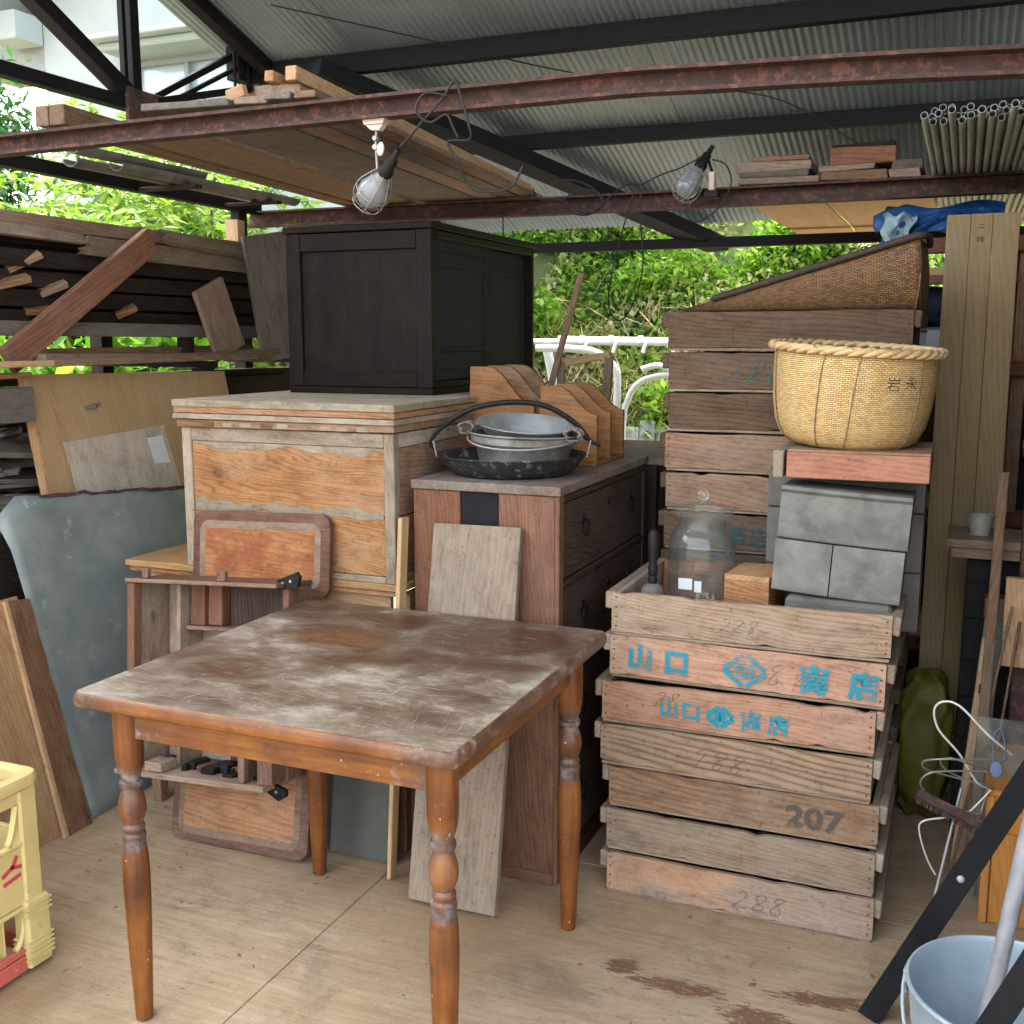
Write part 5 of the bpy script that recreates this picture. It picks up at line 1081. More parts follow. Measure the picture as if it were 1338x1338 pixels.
pan('crate_front', 'darkpanel2', bh, .035, .325, 3.13, 3.142, 0, .80, 'x', .004); pan('crate_side', 'darkpanel2', bh, .035, .047, 3.1425, 3.40, 0, .80, 'y', .004); pan('crate_side', 'darkpanel2', bh, .313, .325, 3.1425, 3.40, 0, .80, 'y', .004); pan('crate_back', 'darkpanel2', bh, .0475, .3125, 3.388, 3.40, 0, .80, 'x', .004)
for z in (.2, .42, .64): pan('front_slat', 'darkpanel2', bh, .033, .327, 3.118, 3.129, z, z+.10, 'x', .003)
for z0, z1, lab in ((.838, .860, 'upper of two brown planks lying on the added black crate in the right corner'), (.808, .8375, 'lower of two brown planks lying on the added black crate in the right corner')):
    o = pan('plank', 'loft', None, -.02 if z0 > .82 else -.008, .33, 3.09 if z0 > .82 else 3.10, 3.32, z0, z1, 'x'); tag(o, lab, 'plank')
for xx in (.06, .26): o = pan('bearer', 'darkboard', bh, xx, xx+.03, 3.14, 3.30, .8005, .8078, 'y')
cu = obj('plastic_tub', MB().lathe([(0, 0), (.026, 0), (.033, .05), (.036, .05), (.036, .054), (.030, .054), (.024, .003), (0, .003)], 24), 'cup', None, Matrix.Translation((.062, 3.19, .8605)), 40); tag(cu, 'small pale plastic tub standing on the two dark corner planks', 'tub')
board('wood_lath', 'loft', None, (.085, 2.80, .004), (.106, 3.05, 1.05), .024, .022, (0, -1, 0), label='long brown lath leaning on the two planks at the right', cat='lath')
lt = board('wood_lath', 'fresh', None, (.055, 2.93, .004), (.098, 2.99, .62), .034, .012, (0, -1, .1), label='pale slotted lath standing behind the acrylic sheet', cat='lath')
board('thin_board', 'galv', None, (.075, 3.0, .004), (.112, 3.06, .70), .05, .008, (0, -1, .1), label='thin dark bluish board leaning behind the laths in the right corner', cat='board')
board('slot', 'blackiron', lt, (.0845, 2.9655, .478), (.0862, 2.967, .504), .008, .002, (0, -1, .1))
for (p0, p1, lab) in (((.04, 2.87, .003), (.145, 2.95, .72), 'thin bamboo rod leaning to the right by the pale lath'), ((.10, 2.92, .003), (.165, 2.96, .68), 'thin bamboo rod nearest the rusty post')):
    o = obj('bamboo_rod', MB().tube([p0, p1], .004, 6), 'loft', None, None, 60); tag(o, lab, 'rod')
bag('yellow_sack', 'yellow green sack slumped behind the near crate stack', 'sack', (-.05, 3.28, .215), (.068, .09, .217), 'yellowbag', 8, 44)
bk2 = thing('wooden_bracket', 'pale wooden bracket with a brown arm fixed to the rusty post', 'bracket', (.16, 3.0, .66))
pan('upright_board', 'fresh', bk2, .128, .205, 2.985, 3.015, .552, .785, 'z', .002); pan('arm', 'brownwood', bk2, .082, .155, 3.0165, 3.075, .668, .722, 'x', .002)
ac = thing('acrylic_sheet', 'clear acrylic sheet standing on edge behind the white wires', 'acrylic sheet', (.22, 2.76, 0))
pan('pane', 'acrylic', ac, .078, .33, 2.755, 2.760, .001, .485, 'x', .001)
ob = thing('orange_cabinet', 'orange varnished wooden cabinet standing behind the galvanised bucket', 'cabinet', (.3, 2.8, 0))
pan('side_panel', 'obox', ob, .106, .125, 2.668, 3.0, 0, .325, 'z'); pan('front_rail', 'obox', ob, .126, .31, 2.666, 2.685, .235, .325, 'x'); pan('front_panel', 'obox', ob, .126, .31, 2.674, 2.69, .0, .234, 'z'); pan('top_board', 'obox', ob, .104, .332, 2.662, 3.01, .3255, .34, 'x'); pan('side_panel', 'obox', ob, .311, .33, 2.668, 3.0, 0, .325, 'z'); pan('back_panel', 'obox', ob, .126, .310, 2.985, 3.0, 0, .325, 'x')
# wires hooked over the orange cabinet
def wire(name, pts, r, mat, lab, cat='wire'):
    o = obj(name, MB().tube(smooth_pts(pts, 8), r, 8), mat, None, None, 60); return tag(o, lab, cat)
wire('white_wire', [(.150, 2.60, .455), (.095, 2.56, .51), (.035, 2.55, .57), (.0, 2.56, .575), (-.020, 2.57, .55), (-.008, 2.58, .50), (.04, 2.60, .44), (.082, 2.62, .37), (.112, 2.655, .345)], .0026, 'whitewire', 'thick white wire bent in a tall loop above the brush')
wire('grey_wire', [(.12, 2.60, .44), (.05, 2.55, .447), (.0, 2.53, .448), (-.035, 2.55, .43), (-.03, 2.58, .40), (.03, 2.62, .375), (.095, 2.64, .36), (.115, 2.655, .344)], .0024, 'greywire', 'grey wire loop lying flat below the white loop')
wire('grey_wire', [(.10, 2.62, .40), (.03, 2.58, .405), (-.02, 2.56, .40), (-.04, 2.57, .37), (-.02, 2.6, .33), (.04, 2.62, .30), (.09, 2.64, .285), (.098, 2.655, .30), (.110, 2.66, .344)], .0024, 'greywire', 'grey wire loop carrying the rusty brush')
wire('grey_wire', [(.115, 2.655, .344), (.06, 2.63, .28), (.02, 2.59, .285), (-.03, 2.57, .275), (-.035, 2.58, .24), (-.015, 2.60, .17), (.005, 2.61, .13)], .0022, 'whitewire', 'pale wire drooping down to the left of the orange cabinet')
wire('grey_wire', [(.10, 2.63, .40), (.05, 2.58, .43), (.02, 2.58, .435), (.0, 2.59, .42), (.02, 2.61, .39), (.08, 2.64, .36), (.118, 2.66, .344)], .002, 'greywire', 'small inner grey wire loop above the brush')
br = thing('rusty_brush', 'rusty wire brush hanging in the bent wires', 'brush', (.03, 2.59, .30))
board('brush_back', 'rust', br, (-.045, 2.585, .338), (.108, 2.60, .268), .024, .016, (.4, -1, .4), jit=.003)
mb = MB(); random.seed(4)
for k in range(160): u = random.random(); p = Vector((-.043+.15*u, 2.585+.014*u, .336-.07*u)); q = p+Vector((-.006, -.008+random.uniform(-.006, .006), -.018)); mb.tube([p, q], .0011, 3, cap=False)
stuff(obj('bristles', mb, 'rust', br, None, 0))
cl = thing('blue_cord_clip', 'blue grey plastic clip on a cord loop hanging over the orange cabinet', 'clip', (.125, 2.6, .42))
obj('clip_body', MB().lathe([(.0, .004), (.012, .003), (.013, 0), (.012, -.003), (0, -.004)], 14, Matrix.Translation((.118, 2.575, .425)) @ Matrix.Rotation(R(90), 4, 'X') @ Matrix.Diagonal((1, 1.5, 1, 1))), 'blueclip', cl, None, 40)
obj('cord_loop', MB().tube(smooth_pts([(.112, 2.575, .44), (.108, 2.57, .50), (.118, 2.565, .525), (.130, 2.57, .50), (.136, 2.58, .455), (.128, 2.59, .44)], 6), .002, 6), 'blueclip', cl, None, 60)
rd = obj('metal_rod', MB().tube([(-.012, 2.50, .003), (.05, 2.66, .335)], .004, 8), 'greywire', None, None, 60); tag(rd, 'thin grey rod leaning against the orange cabinet', 'rod')
# bucket
bu = thing('galvanised_bucket', 'galvanised steel bucket standing in the lower right corner', 'bucket', (.14, 1.93, 0))
BU = Matrix.Translation((.142, 1.928, .0005))
bp = [(0, .012), (.128, .012), (.130, 0), (.133, 0), (.1345, .014), (.150, .10), (.1525, .104), (.152, .11), (.163, .185), (.1655, .188), (.165, .194), (.172, .258), (.176, .262), (.178, .267), (.176, .272), (.172, .272), (.170, .266), (.1695, .258), (.1625, .194), (.160, .187), (.149, .11), (.147, .1), (.131, .018), (0, .016)]
obj('bucket_body', MB().lathe(bp, 64), 'galvbright', bu, BU, 40)
for a in (170, -10):
    mb = MB().box((0, 0, 0), (.004, .04, .045), .0015); e = obj('handle_ear', mb, 'galvbright', bu, BU @ Matrix.Rotation(R(a), 4, 'Z') @ Matrix.Translation((.1765, 0, .238)) @ Matrix.Rotation(R(6), 4, 'Y'), 0)
hp = [(.180*math.cos(R(a)+R(170)), .180*math.sin(R(a)+R(170)), .25-.13*math.sin(R(a))) for a in np.linspace(0, 180, 24)]
obj('bail_handle', MB().tube(hp, .0032, 8), 'galvbright', bu, BU, 60)
# folding stand of black angle bars, grey tube
fs = thing('folding_stand', 'black folding stand with crossed bars in front of the right corner', 'stand', (.1, 2.1, 0))
b1 = board('leg_bar', 'blackpaint', fs, (-.105, 2.165, .005), (.215, 2.24, .66), .046, .006, (0, -1, .1)); board('leg_flange', 'blackpaint', fs, (-.083, 2.186, .005), (.238, 2.262, .66), .006, .03, (0, -1, .1))
obj('rivet', MB().lathe([(0, .005), (.005, .004), (.008, 0)], 14, Matrix.Translation((.052, 2.198, .328)) @ Matrix.Rotation(R(90), 4, 'X')), 'steelpipe', fs)
board('leg_bar', 'blackpaint', fs, (.02, 1.70, .15), (.22, 1.70, .62), .042, .006, (0, -1, .1)); board('leg_bar', 'blackpaint', fs, (-.044, 1.70, .004), (.0195, 1.70, .149), .042, .006, (0, -1, .1))
board('cross_bar', 'blackpaint', fs, (.21, 1.70, .60), (.212, 2.24, .62), .03, .006, (0, 0, 1))
gp = obj('grey_tube', MB().tube([(.07, 1.842, .018), (.155, 1.70, .88)], .0135, 14), 'steelpipe', None, None, 60); tag(gp, 'grey steel tube standing in the galvanised bucket', 'tube')

# ------------------------------------------------------------ yellow bottle crate
yc = thing('yellow_bottle_crate', 'yellow plastic bottle crate with red print in the lower left corner', 'bottle crate', (-2.0, 1.5, 0))
cx0, cx1, cy0, cy1 = -2.17, -1.832, 1.28, 1.676
for xx in (cx0, cx1-.028):
    for yy in (cy0, cy1-.05):
        pan('corner_post', 'yellowplastic', yc, xx, xx+.028, yy, yy+.05, .055, .435, 'z', .006)
        pan('post_foot', 'yellowplastic', yc, xx-.008, xx+.036, yy-.008, yy+.058, .012, .172, 'z', .006)
        for q in range(5): pan('ridge', 'yellowplastic', yc, xx-.0105, xx+.0385, yy-.0105, yy+.0605, .03+.011*q, .035+.011*q, 'x', .001)
        for q in range(3): pan('ridge', 'yellowplastic', yc, xx-.0105, xx+.0385, yy-.0105, yy+.0605, .135+.011*q, .14+.011*q, 'x', .001)
RIM = [[Vector((x, y, z)) for x, y in rrect(.338+2*o, .396+2*o, .035)] for o, z in ((.002, .425), (.010, .432), (.012, .448), (.008, .457), (-.012, .459), (-.02, .455), (-.02, .43))]
obj('rim', MB().loft(RIM, False), 'yellowplastic', yc, Matrix.Translation((-2.001, 1.478, 0)), 40)
for xx in (cx0+.005, cx1-.016):
    pan('print_panel', 'yellowplastic', yc, xx, xx+.011, cy0+.045, cy1-.045, .165, .30, 'y', .003); pan('top_band', 'yellowplastic', yc, xx, xx+.011, cy0+.045, cy1-.045, .395, .43, 'y', .003)
    pan('ledge', 'yellowplastic', yc, xx-.004, xx+.017, cy0+.045, cy1-.045, .155, .164, 'y', .003); pan('ledge', 'yellowplastic', yc, xx-.002, xx+.014, cy0+.045, cy1-.045, .301, .309, 'y', .002); pan('base_rail', 'redplastic', yc, xx-.002, xx+.0145, cy0+.05, cy1-.05, .012, .048, 'y', .003); pan('base_rail', 'redplastic', yc, xx, xx+.0125, cy0+.05, cy1-.05, .05, .066, 'y', .002)
    for sgn, y0 in ((1, cy0+.045), (-1, cy1-.045)):
        for z0, hh in ((.067, .088), (.31, .085)):
            pts = [(xx+.006, y0+sgn*(.006+.03*(1-math.cos(a)) if z0 < .2 else .006+.02*a), z0+hh*(1-a/1.57) if False else z0+.002+hh*.95*(1-math.sin(a))) for a in np.linspace(0, 1.57, 8)]
            obj('brace', MB().tube(pts, .007, 6), 'yellowplastic', yc, None, 50)
for yy in (cy0+.005, cy1-.016):
    pan('end_panel', 'yellowplastic', yc, cx0+.028, cx1-.028, yy, yy+.011, .1, .32, 'x', .003); pan('top_band', 'yellowplastic', yc, cx0+.028, cx1-.028, yy, yy+.011, .395, .43, 'x', .003); pan('base_rail', 'redplastic', yc, cx0+.03, cx1-.03, yy, yy+.011, .012, .06, 'x', .003)
pan('crate_floor', 'yellowplastic', yc, cx0+.01, cx1-.01, cy0+.01, cy1-.01, .012, .02, 'y', .002)
for k in range(1, 4): pan('divider', 'yellowplastic', yc, cx0+.012, cx1-.017, cy0+.098*k, cy0+.098*k+.004, .021, .2, 'x', .001)
# red print: slanted strokes of the partly visible mark
SIDE = Matrix(((0, 0, 1), (1, 0, 0), (0, 1, 0))).to_4x4()
def pmark(poly): obj('printed_mark', MB().add([Vector((a, b, 0)) for a, b in poly], [tuple(range(len(poly)))]), 'ink_red', yc, Matrix.Translation((cx1-.0044, 0, 0)) @ SIDE, 0)
def stroke(pts, w):
    for (a, b), (c_, d_) in zip(pts, pts[1:]):
        n_ = Vector((-(d_-b), c_-a)).normalized()*w/2; e_ = Vector((c_-a, d_-b)).normalized()*w*.35
        pmark([(a+n_.x-e_.x, b+n_.y-e_.y), (a-n_.x-e_.x, b-n_.y-e_.y), (c_-n_.x+e_.x, d_-n_.y+e_.y), (c_+n_.x+e_.x, d_+n_.y+e_.y)])
stroke([(1.575, .252), (1.600, .262), (1.612, .281)], .011); stroke([(1.600, .262), (1.622, .256)], .009); stroke([(1.577, .232), (1.618, .238)], .010)
stroke([(1.560, .262), (1.540, .258), (1.536, .245), (1.556, .236), (1.556, .219), (1.53, .213)], .010); stroke([(1.48, .21), (1.48, .265), (1.51, .265)], .010); stroke([(1.43, .21), (1.455, .262)], .010)
for k, (x0, y0, lab) in enumerate(((-2.03, 1.36, 'brown board lying on the yellow bottle crate, nearer the rim'), (-2.12, 1.33, 'brown board lying on the yellow bottle crate, farther from the rim'))):
    o = pan('small_board', 'redbrown', None, x0, x0+.075, y0, y0+.24, .4605, .4745, 'y', .002); tag(o, lab, 'board')

# ------------------------------------------------------------ lamps and cords
def cage_lamp(name, lab, Mx, par_parts, socket_mat='blackiron'):
    t = thing(name, lab, 'work lamp', Mx.translation)
    obj('bulb', MB().lathe([(.0, -.118), (.018, -.115), (.036, -.10), (.044, -.078), (.042, -.055), (.03, -.03), (.018, -.012), (.016, .0), (0, .0)], 28), 'bulb', t, Mx, 60)
    mb = MB()
    for k in range(7):
        a = 2*math.pi*k/7; pr = [(.022, .004), (.034, -.02), (.050, -.06), (.049, -.10), (.030, -.125), (.004, -.13)]
        mb.tube(smooth_pts([(r*math.cos(a), r*math.sin(a), z) for r, z in pr], 4), .0013, 5)
    for r, z in ((.0505, -.07), (.031, -.016), (.04, -.116)): mb.tube([(r*math.cos(a), r*math.sin(a), z) for a in np.linspace(0, 2*math.pi, 24, endpoint=False)], .0014, 5, True)
    obj('wire_cage', mb, 'greywire', t, Mx, 60)
    obj('socket', MB().lathe([(.018, -.002), (.023, .002), (.023, .018), (.017, .024), (.016, .055), (.010, .06), (.008, .09), (0, .092)], 20), socket_mat, t, Mx, 50)
    return t
LM = Matrix.Translation((-1.325, 2.375, 1.783)) @ Matrix.Rotation(R(48), 4, 'Y') @ Matrix.Rotation(R(18), 4, 'X') @ Matrix.Scale(.86, 4)
l1 = cage_lamp('clamp_lamp', 'caged work lamp hanging by a clamp from the front beam', LM, None)
mb = MB().prism([(-.026, .0), (.026, .0), (.030, .012), (-.030, .012)], .03); obj('clamp_jaw', mb, 'creamclip', l1, Matrix.Translation((-1.349, 2.385, 1.900)) @ FRONT, 0)
mb = MB().prism([(-.010, -.012), (.012, -.014), (.024, .0), (-.024, .0)], .02); obj('clamp_jaw', mb, 'creamclip', l1, Matrix.Translation((-1.349, 2.385, 1.8995)) @ FRONT, 0)
obj('clamp_arm', MB().tube([(-1.349, 2.385, 1.89), (-1.349, 2.382, 1.86), (-1.345, 2.38, 1.80), (-1.335, 2.376, 1.785), (-1.322, 2.375, 1.776)], .0035, 6), 'greywire', l1, None, 60)
for dz in (.0, -.02): obj('swivel', MB().lathe([(0, .008), (.006, .008), (.007, 0), (.006, -.008), (0, -.008)], 12, Matrix.Translation((-1.349, 2.382, 1.868+dz)) @ Matrix.Rotation(R(90), 4, 'X')), 'creamclip' if dz else 'greywire', l1, None, 60)
obj('wing_lever', MB().lathe([(0, .003), (.011, .003), (.012, 0), (.011, -.003), (0, -.003)], 14, Matrix.Translation((-1.334, 2.378, 1.842)) @ Matrix.Rotation(R(80), 4, 'X') @ Matrix.Diagonal((.8, 1.5, 1, 1))), 'creamclip', l1, None, 60)
LM2 = Matrix.Translation((-1.005, 4.30, 2.045)) @ Matrix.Rotation(R(30), 4, 'Y') @ Matrix.Rotation(R(-10), 4, 'X') @ Matrix.Scale(1.08, 4)
l2 = cage_lamp('clamp_lamp', 'caged work lamp with a black socket clipped on the second beam', LM2, None)
pan('clamp_body', 'creamclip', l2, -.968, -.945, 4.30, 4.338, 1.96, 2.03, 'z', .003); pan('clamp_body', 'blackiron', l2, -.985, -.925, 4.29, 4.338, 1.93, 1.958, 'x', .004); obj('clamp_arm', MB().tube([(-.955, 4.32, 2.02), (-.97, 4.31, 2.07), (-.99, 4.30, 2.065)], .006, 6), 'blackiron', l2, None, 60)
def cord(pts, lab, r=.0032): return wire('power_cord', pts, r, 'cord', lab, 'cord')
cord([(-1.27, 2.36, 1.84), (-1.22, 2.345, 1.875), (-1.15, 2.34, 1.935), (-1.118, 2.34, 1.972), (-1.10, 2.34, 1.93), (-1.085, 2.345, 1.875), (-1.09, 2.36, 1.845), (-1.15, 2.37, 1.845), (-1.128, 2.38, 1.80), (-1.118, 2.4, 1.76), (-1.09, 2.41, 1.735), (-1.02, 2.43, 1.742), (-.99, 2.44, 1.79)], 'black power cord looping from the clamp lamp over the front beam', .003)
cord([(-1.135, 2.335, 1.94), (-1.19, 2.335, 1.95), (-1.215, 2.335, 1.915), (-1.18, 2.335, 1.885), (-1.14, 2.34, 1.90), (-1.125, 2.345, 1.872), (-1.115, 2.35, 1.85)], 'short black cord loop wrapped round the front beam', .003)
cord([(-1.72, 4.35, 2.01), (-1.67, 4.31, 1.96), (-1.56, 4.31, 1.95), (-1.50, 4.32, 1.90), (-1.42, 4.31, 1.905), (-1.36, 4.30, 1.96), (-1.30, 4.31, 2.0), (-1.24, 4.32, 2.0), (-1.16, 4.31, 2.03), (-1.08, 4.30, 2.05), (-.99, 4.30, 2.09)], 'black power cord draped along the second beam to the far lamp')
cord([(-1.62, 4.33, 2.02), (-1.54, 4.3, 2.03), (-1.45, 4.3, 2.0), (-1.40, 4.3, 1.94), (-1.45, 4.3, 1.89), (-1.53, 4.3, 1.90), (-1.56, 4.3, 1.95), (-1.49, 4.3, 1.99), (-1.41, 4.3, 1.97), (-1.39, 4.3, 1.92)], 'tangled black cord coil on the second beam left of the hanging loop', .0034)
cord([(-.955, 4.30, 2.075), (-.90, 4.29, 2.05), (-.875, 4.28, 1.98), (-.91, 4.28, 1.90), (-.985, 4.28, 1.845), (-1.03, 4.28, 1.85), (-1.05, 4.28, 1.91), (-1.06, 4.29, 1.95)], 'black cord hanging in a bow under the far lamp')
cord([(-1.285, 4.36, 1.97), (-1.305, 4.35, 1.90), (-1.345, 4.34, 1.74), (-1.375, 4.34, 1.60), (-1.375, 4.34, 1.51), (-1.335, 4.34, 1.465), (-1.29, 4.34, 1.50), (-1.245, 4.34, 1.62), (-1.235, 4.34, 1.72), (-1.25, 4.35, 1.85), (-1.255, 4.36, 1.97)], 'black cord hanging in a long loop from the second beam')
cord([(-1.86, 4.36, 1.95), (-1.855, 4.35, 1.90), (-1.85, 4.34, 1.84), (-1.846, 4.34, 1.80)], 'short end of black cord hanging from the second beam near the cabinet')
cord([(-2.75, 4.0, roofz(4.0)-.02), (-2.2, 4.3, roofz(4.3)-.04), (-1.75, 4.55, roofz(4.55)-.06), (-1.35, 4.75, roofz(4.75)-.06), (-.85, 4.95, roofz(4.95)-.05), (-.45, 4.6, 2.15)], 'thin black cord strung in a straight line under the roof sheets', .003)

# ------------------------------------------------------------ outdoors behind the shed
wr = thing('drying_frame', 'white pipe drying frame with a rounded corner behind the shed', 'drying frame', (-2.4, 6.9, 0))
def pipe(name, pts, r=.024, mat='whitepaint'): obj(name, MB().tube(smooth_pts(pts, 6), r, 10), mat, wr, None, 60)
pipe('top_rail', [(-4.2, 6.85, 1.375), (-2.6, 6.85, 1.372), (-1.2, 6.85, 1.36)], .02); pipe('top_rail', [(-2.55, 6.95, 1.395), (-1.9, 6.95, 1.385), (-1.2, 6.95, 1.38)], .015)
pipe('arch_tube', [(-2.62, 6.7, 1.33), (-2.35, 6.7, 1.325), (-2.20, 6.7, 1.30), (-2.09, 6.7, 1.22), (-2.06, 6.7, 1.1), (-2.08, 6.7, .6), (-2.09, 6.7, -.15)], .024)
pipe('arch_tube', [(-1.5, 6.7, 1.175), (-1.78, 6.7, 1.16), (-1.92, 6.7, 1.11), (-1.99, 6.7, 1.0), (-2.02, 6.7, .8), (-2.03, 6.7, -.15)], .02)
pipe('leg_tube', [(-2.58, 6.78, 1.35), (-2.50, 6.76, 1.0), (-2.38, 6.74, .3), (-2.36, 6.74, -.15)], .032)
for xx in (-2.5, -2.15, -1.75, -1.95, -2.35): 
    mb = MB(); mb.box((xx, 6.84, 1.385), (.03, .05, .05), .006); mb.box((xx+.015, 6.83, 1.34), (.02, .03, .07), .005, Matrix.Translation((xx, 6.83, 1.3)) @ Matrix.Rotation(.3, 4, 'Y') @ Matrix.Translation((-xx, -6.83, -1.3))); obj('peg_clip', mb, 'paper', wr, None, 0)
pipe('lashing', [(-1.9, 6.7, 1.2), (-1.8, 6.7, 1.225), (-1.7, 6.7, 1.2), (-1.62, 6.7, 1.235), (-1.55, 6.7, 1.2)], .018, 'paper')
wf = thing('open_wood_frame', 'small open wooden frame standing behind the letter racks', 'frame', (-1.24, 3.7, 1.02))  # a small open frame rather than a trestle
board('rail', 'ply', wf, (-1.36, 3.71, 1.30), (-1.165, 3.7, 1.335), .025, .02, (0, -1, 0)); board('stile', 'loft', wf, (-1.17, 3.7, 1.33), (-1.185, 3.68, 1.013), .03, .02, (0, -1, 0)); board('rail', 'loft', wf, (-1.34, 3.72, 1.17), (-1.18, 3.72, 1.19), .02, .02, (0, -1, 0)); board('stile', 'loft', wf, (-1.35, 3.7, 1.31), (-1.345, 3.68, 1.013), .025, .02, (0, -1, 0))
board('stick', 'brownwood', None, (-1.42, 3.62, 1.013), (-1.283, 3.72, 1.62), .022, .014, (0, -1, 0), label='dark stick leaning upright in front of the leafy bank', cat='stick')
gf = thing('garden_fence', 'low fence of pale grey boards at the foot of the leafy bank', 'fence', (-2.8, 9.6, 0))
for k in range(26): xx = -4.9+.155*k; pan('fence_board', 'greypale', gf, xx, xx+.145, 9.58, 9.60, -.16, .62+random.uniform(-.04, .04), 'z', .004)
pan('fence_rail', 'greypale', gf, -4.95, -.85, 9.601, 9.64, .4, .46, 'x')

# hillside terrain behind
mb = MB(); nx, ny = 60, 30
def bankz(x, y):
    u = max(0, min(1, (y-9.4)/5.0)); crest = 4.6 if x > -5 else max(2.0, 4.6+(x+5)*1.3)
    if x < -7: crest = 2.0
    return -.17+crest*(u**.85)+.18*math.sin(1.3*x+.7*y)*u+.1*math.sin(3.1*x-2*y)*u
for j in range(ny):
    for i in range(nx): x, y = -20+40*i/(nx-1), 9.3+30*(j/(ny-1))**1.5; mb.v.append((x, y, bankz(x, y)))
for j in range(ny-1):
    for i in range(nx-1): a = j*nx+i; mb.f.append((a, a+1, a+nx+1, a+nx))
struct(obj('hillside', mb, 'bank', None, None, 60))

def leaves(name, mat, P, size, aspect, droop=.3, parent=None, Mx=None, normals=None, fold=.25, seed=0):
    """many small folded leaf faces at the points P"""
    rg = np.random.RandomState(seed); n = len(P); P = np.asarray(P, float)
    d = rg.normal(size=(n, 3)) if normals is None else np.asarray(normals)+rg.normal(size=(n, 3))*.45
    d[:, 2] -= droop; d /= np.linalg.norm(d, axis=1)[:, None]
    up = rg.normal(size=(n, 3))*.6+np.array([0, 0, 1.0]); s = np.cross(d, up); s /= np.linalg.norm(s, axis=1)[:, None]+1e-9; nn = np.cross(s, d)
    L = size*rg.uniform(.6, 1.3, n)[:, None]; Wd = L*aspect
    V = np.stack([P, P+d*L*.5+s*Wd*.5+nn*Wd*fold, P+d*L, P+d*L*.5-s*Wd*.5+nn*Wd*fold], 1).reshape(-1, 3)
    me = bpy.data.meshes.new(name); idx = np.arange(n)*4
    F = np.stack([idx, idx+1, idx+2, idx, idx+2, idx+3], 1).reshape(-1)
    me.vertices.add(len(V)); me.vertices.foreach_set('co', V.astype('f').ravel())
    me.loops.add(len(F)); me.loops.foreach_set('vertex_index', F.astype('i'))
    me.polygons.add(len(F)//3); me.polygons.foreach_set('loop_start', (np.arange(len(F)//3)*3).astype('i')); me.update(); me.validate()
    me.materials.append(M[mat]); o = bpy.data.objects.new(name, me); link(o, parent, Mx); return o
rg = np.random.RandomState(1)
# ground cover over the bank
n = 80000; X = rg.uniform(-9, 4, n); Yy = 9.4+5.6*rg.uniform(0, 1, n)**.9
clump = np.sin(2.1*X+1.3*Yy)+np.sin(3.7*X-2.6*Yy+1)+np.sin(5.3*X+4.1*Yy)*.6
keep = clump > -1.4; X, Yy, clump = X[keep], Yy[keep], clump[keep]
Z = np.array([bankz(a, b) for a, b in zip(X, Yy)])+rg.uniform(0, .16, len(X))+.10*np.clip(clump, 0, 3)*rg.uniform(0, 1, len(X))
g1 = clump < 1.6
sel = (np.sin(1.7*X-2.2*Yy+.5)+np.sin(4.3*X+1.9*Yy)*.7+rg.uniform(-.5, .5, len(X))) > .35
stuff(leaves('bank_groundcover', 'leaf_bank', np.stack([X, Yy, Z], 1)[~sel], .10, .55, .1, seed=3))
stuff(leaves('ivy_cover', 'leaf_ivy', np.stack([X, Yy, Z], 1)[sel], .085, .7, .2, seed=4))
n = 16000; X = rg.uniform(-4.2, 1.5, n); Yy = 9.6+3.5*rg.uniform(0, 1, n); k_ = np.sin(3*X+2*Yy)+np.sin(5*X-3*Yy) > -.2; X, Yy = X[k_], Yy[k_]
stuff(leaves('seed_head_cover', 'leaf_buff', np.stack([X, Yy, np.array([bankz(a, b) for a, b in zip(X, Yy)])+rg.uniform(.1, .38, len(X))], 1), .065, .8, 0, seed=5))
n = 2200; X = rg.uniform(-5.2, -1.0, n); Yy = rg.uniform(9.45, 10.7, n); Pd = np.stack([X, Yy, np.array([bankz(a, b) for a, b in zip(X, Yy)])+rg.uniform(.05, .5, n)], 1)
stuff(leaves('dry_stems', 'dry', Pd, .42, .028, .2, seed=6, normals=np.tile([.3, -.5, .2], (n, 1))))
# individual plants
def shrub(name, lab, c, r, nl, mat, size, asp, rosette=0, group=None, cat='shrub', seed=0, stems=5, trunk='stem', droop=.25):
    t = thing(name, lab, cat, (c[0], c[1], -.16), 0, group); rg = np.random.RandomState(seed); random.seed(seed)
    zb = -.16 if c[1] < 9.3 else bankz(c[0], c[1])-.05
    pts = []; cl = []
    for k in range(70):
        v = rg.normal(size=3); v /= np.linalg.norm(v); cl.append(np.array(c)+v*np.array(r)*rg.uniform(.35, 1.0))
    for k in range(nl//max(1, rosette)):
        q = cl[rg.randint(len(cl))]+rg.normal(size=3)*np.array(r)*.15; pts.append(q)
    pts = np.array(pts)
    if rosette:
        a = rg.uniform(0, 6.28, (len(pts), 1))+np.arange(rosette)[None]*6.28/rosette; nrm = np.stack([np.cos(a), np.sin(a), np.full_like(a, .15)], 2).reshape(-1, 3); pts = np.repeat(pts, rosette, 0)
        leaves('foliage', mat, pts, size, asp, droop, t, None, nrm, seed=seed)
    else: leaves('foliage', mat, pts, size, asp, droop, t, None, seed=seed)
    for k in range(stems):
        q = Vector(cl[k*3 % 70]); b = Vector((c[0]+random.uniform(-.25, .25)*r[0], c[1]+random.uniform(-.25, .25)*r[1], zb)); md = b.lerp(q, .5)+Vector((random.uniform(-.1, .1), random.uniform(-.1, .1), .1))
        obj(trunk, MB().tube(smooth_pts([b, md, q], 4), [.03]*3+[.022]*3+[.012]*3, 7), 'bark', t, None, 60)
    return t
shrub('lance_leaf_shrub', 'bright yellow green shrub with lance leaves, left of the steel post', (-4.75, 5.75, 1.75), (.65, .8, .95), 8000, 'leaf_pale', .115, .24, 8, seed=12)
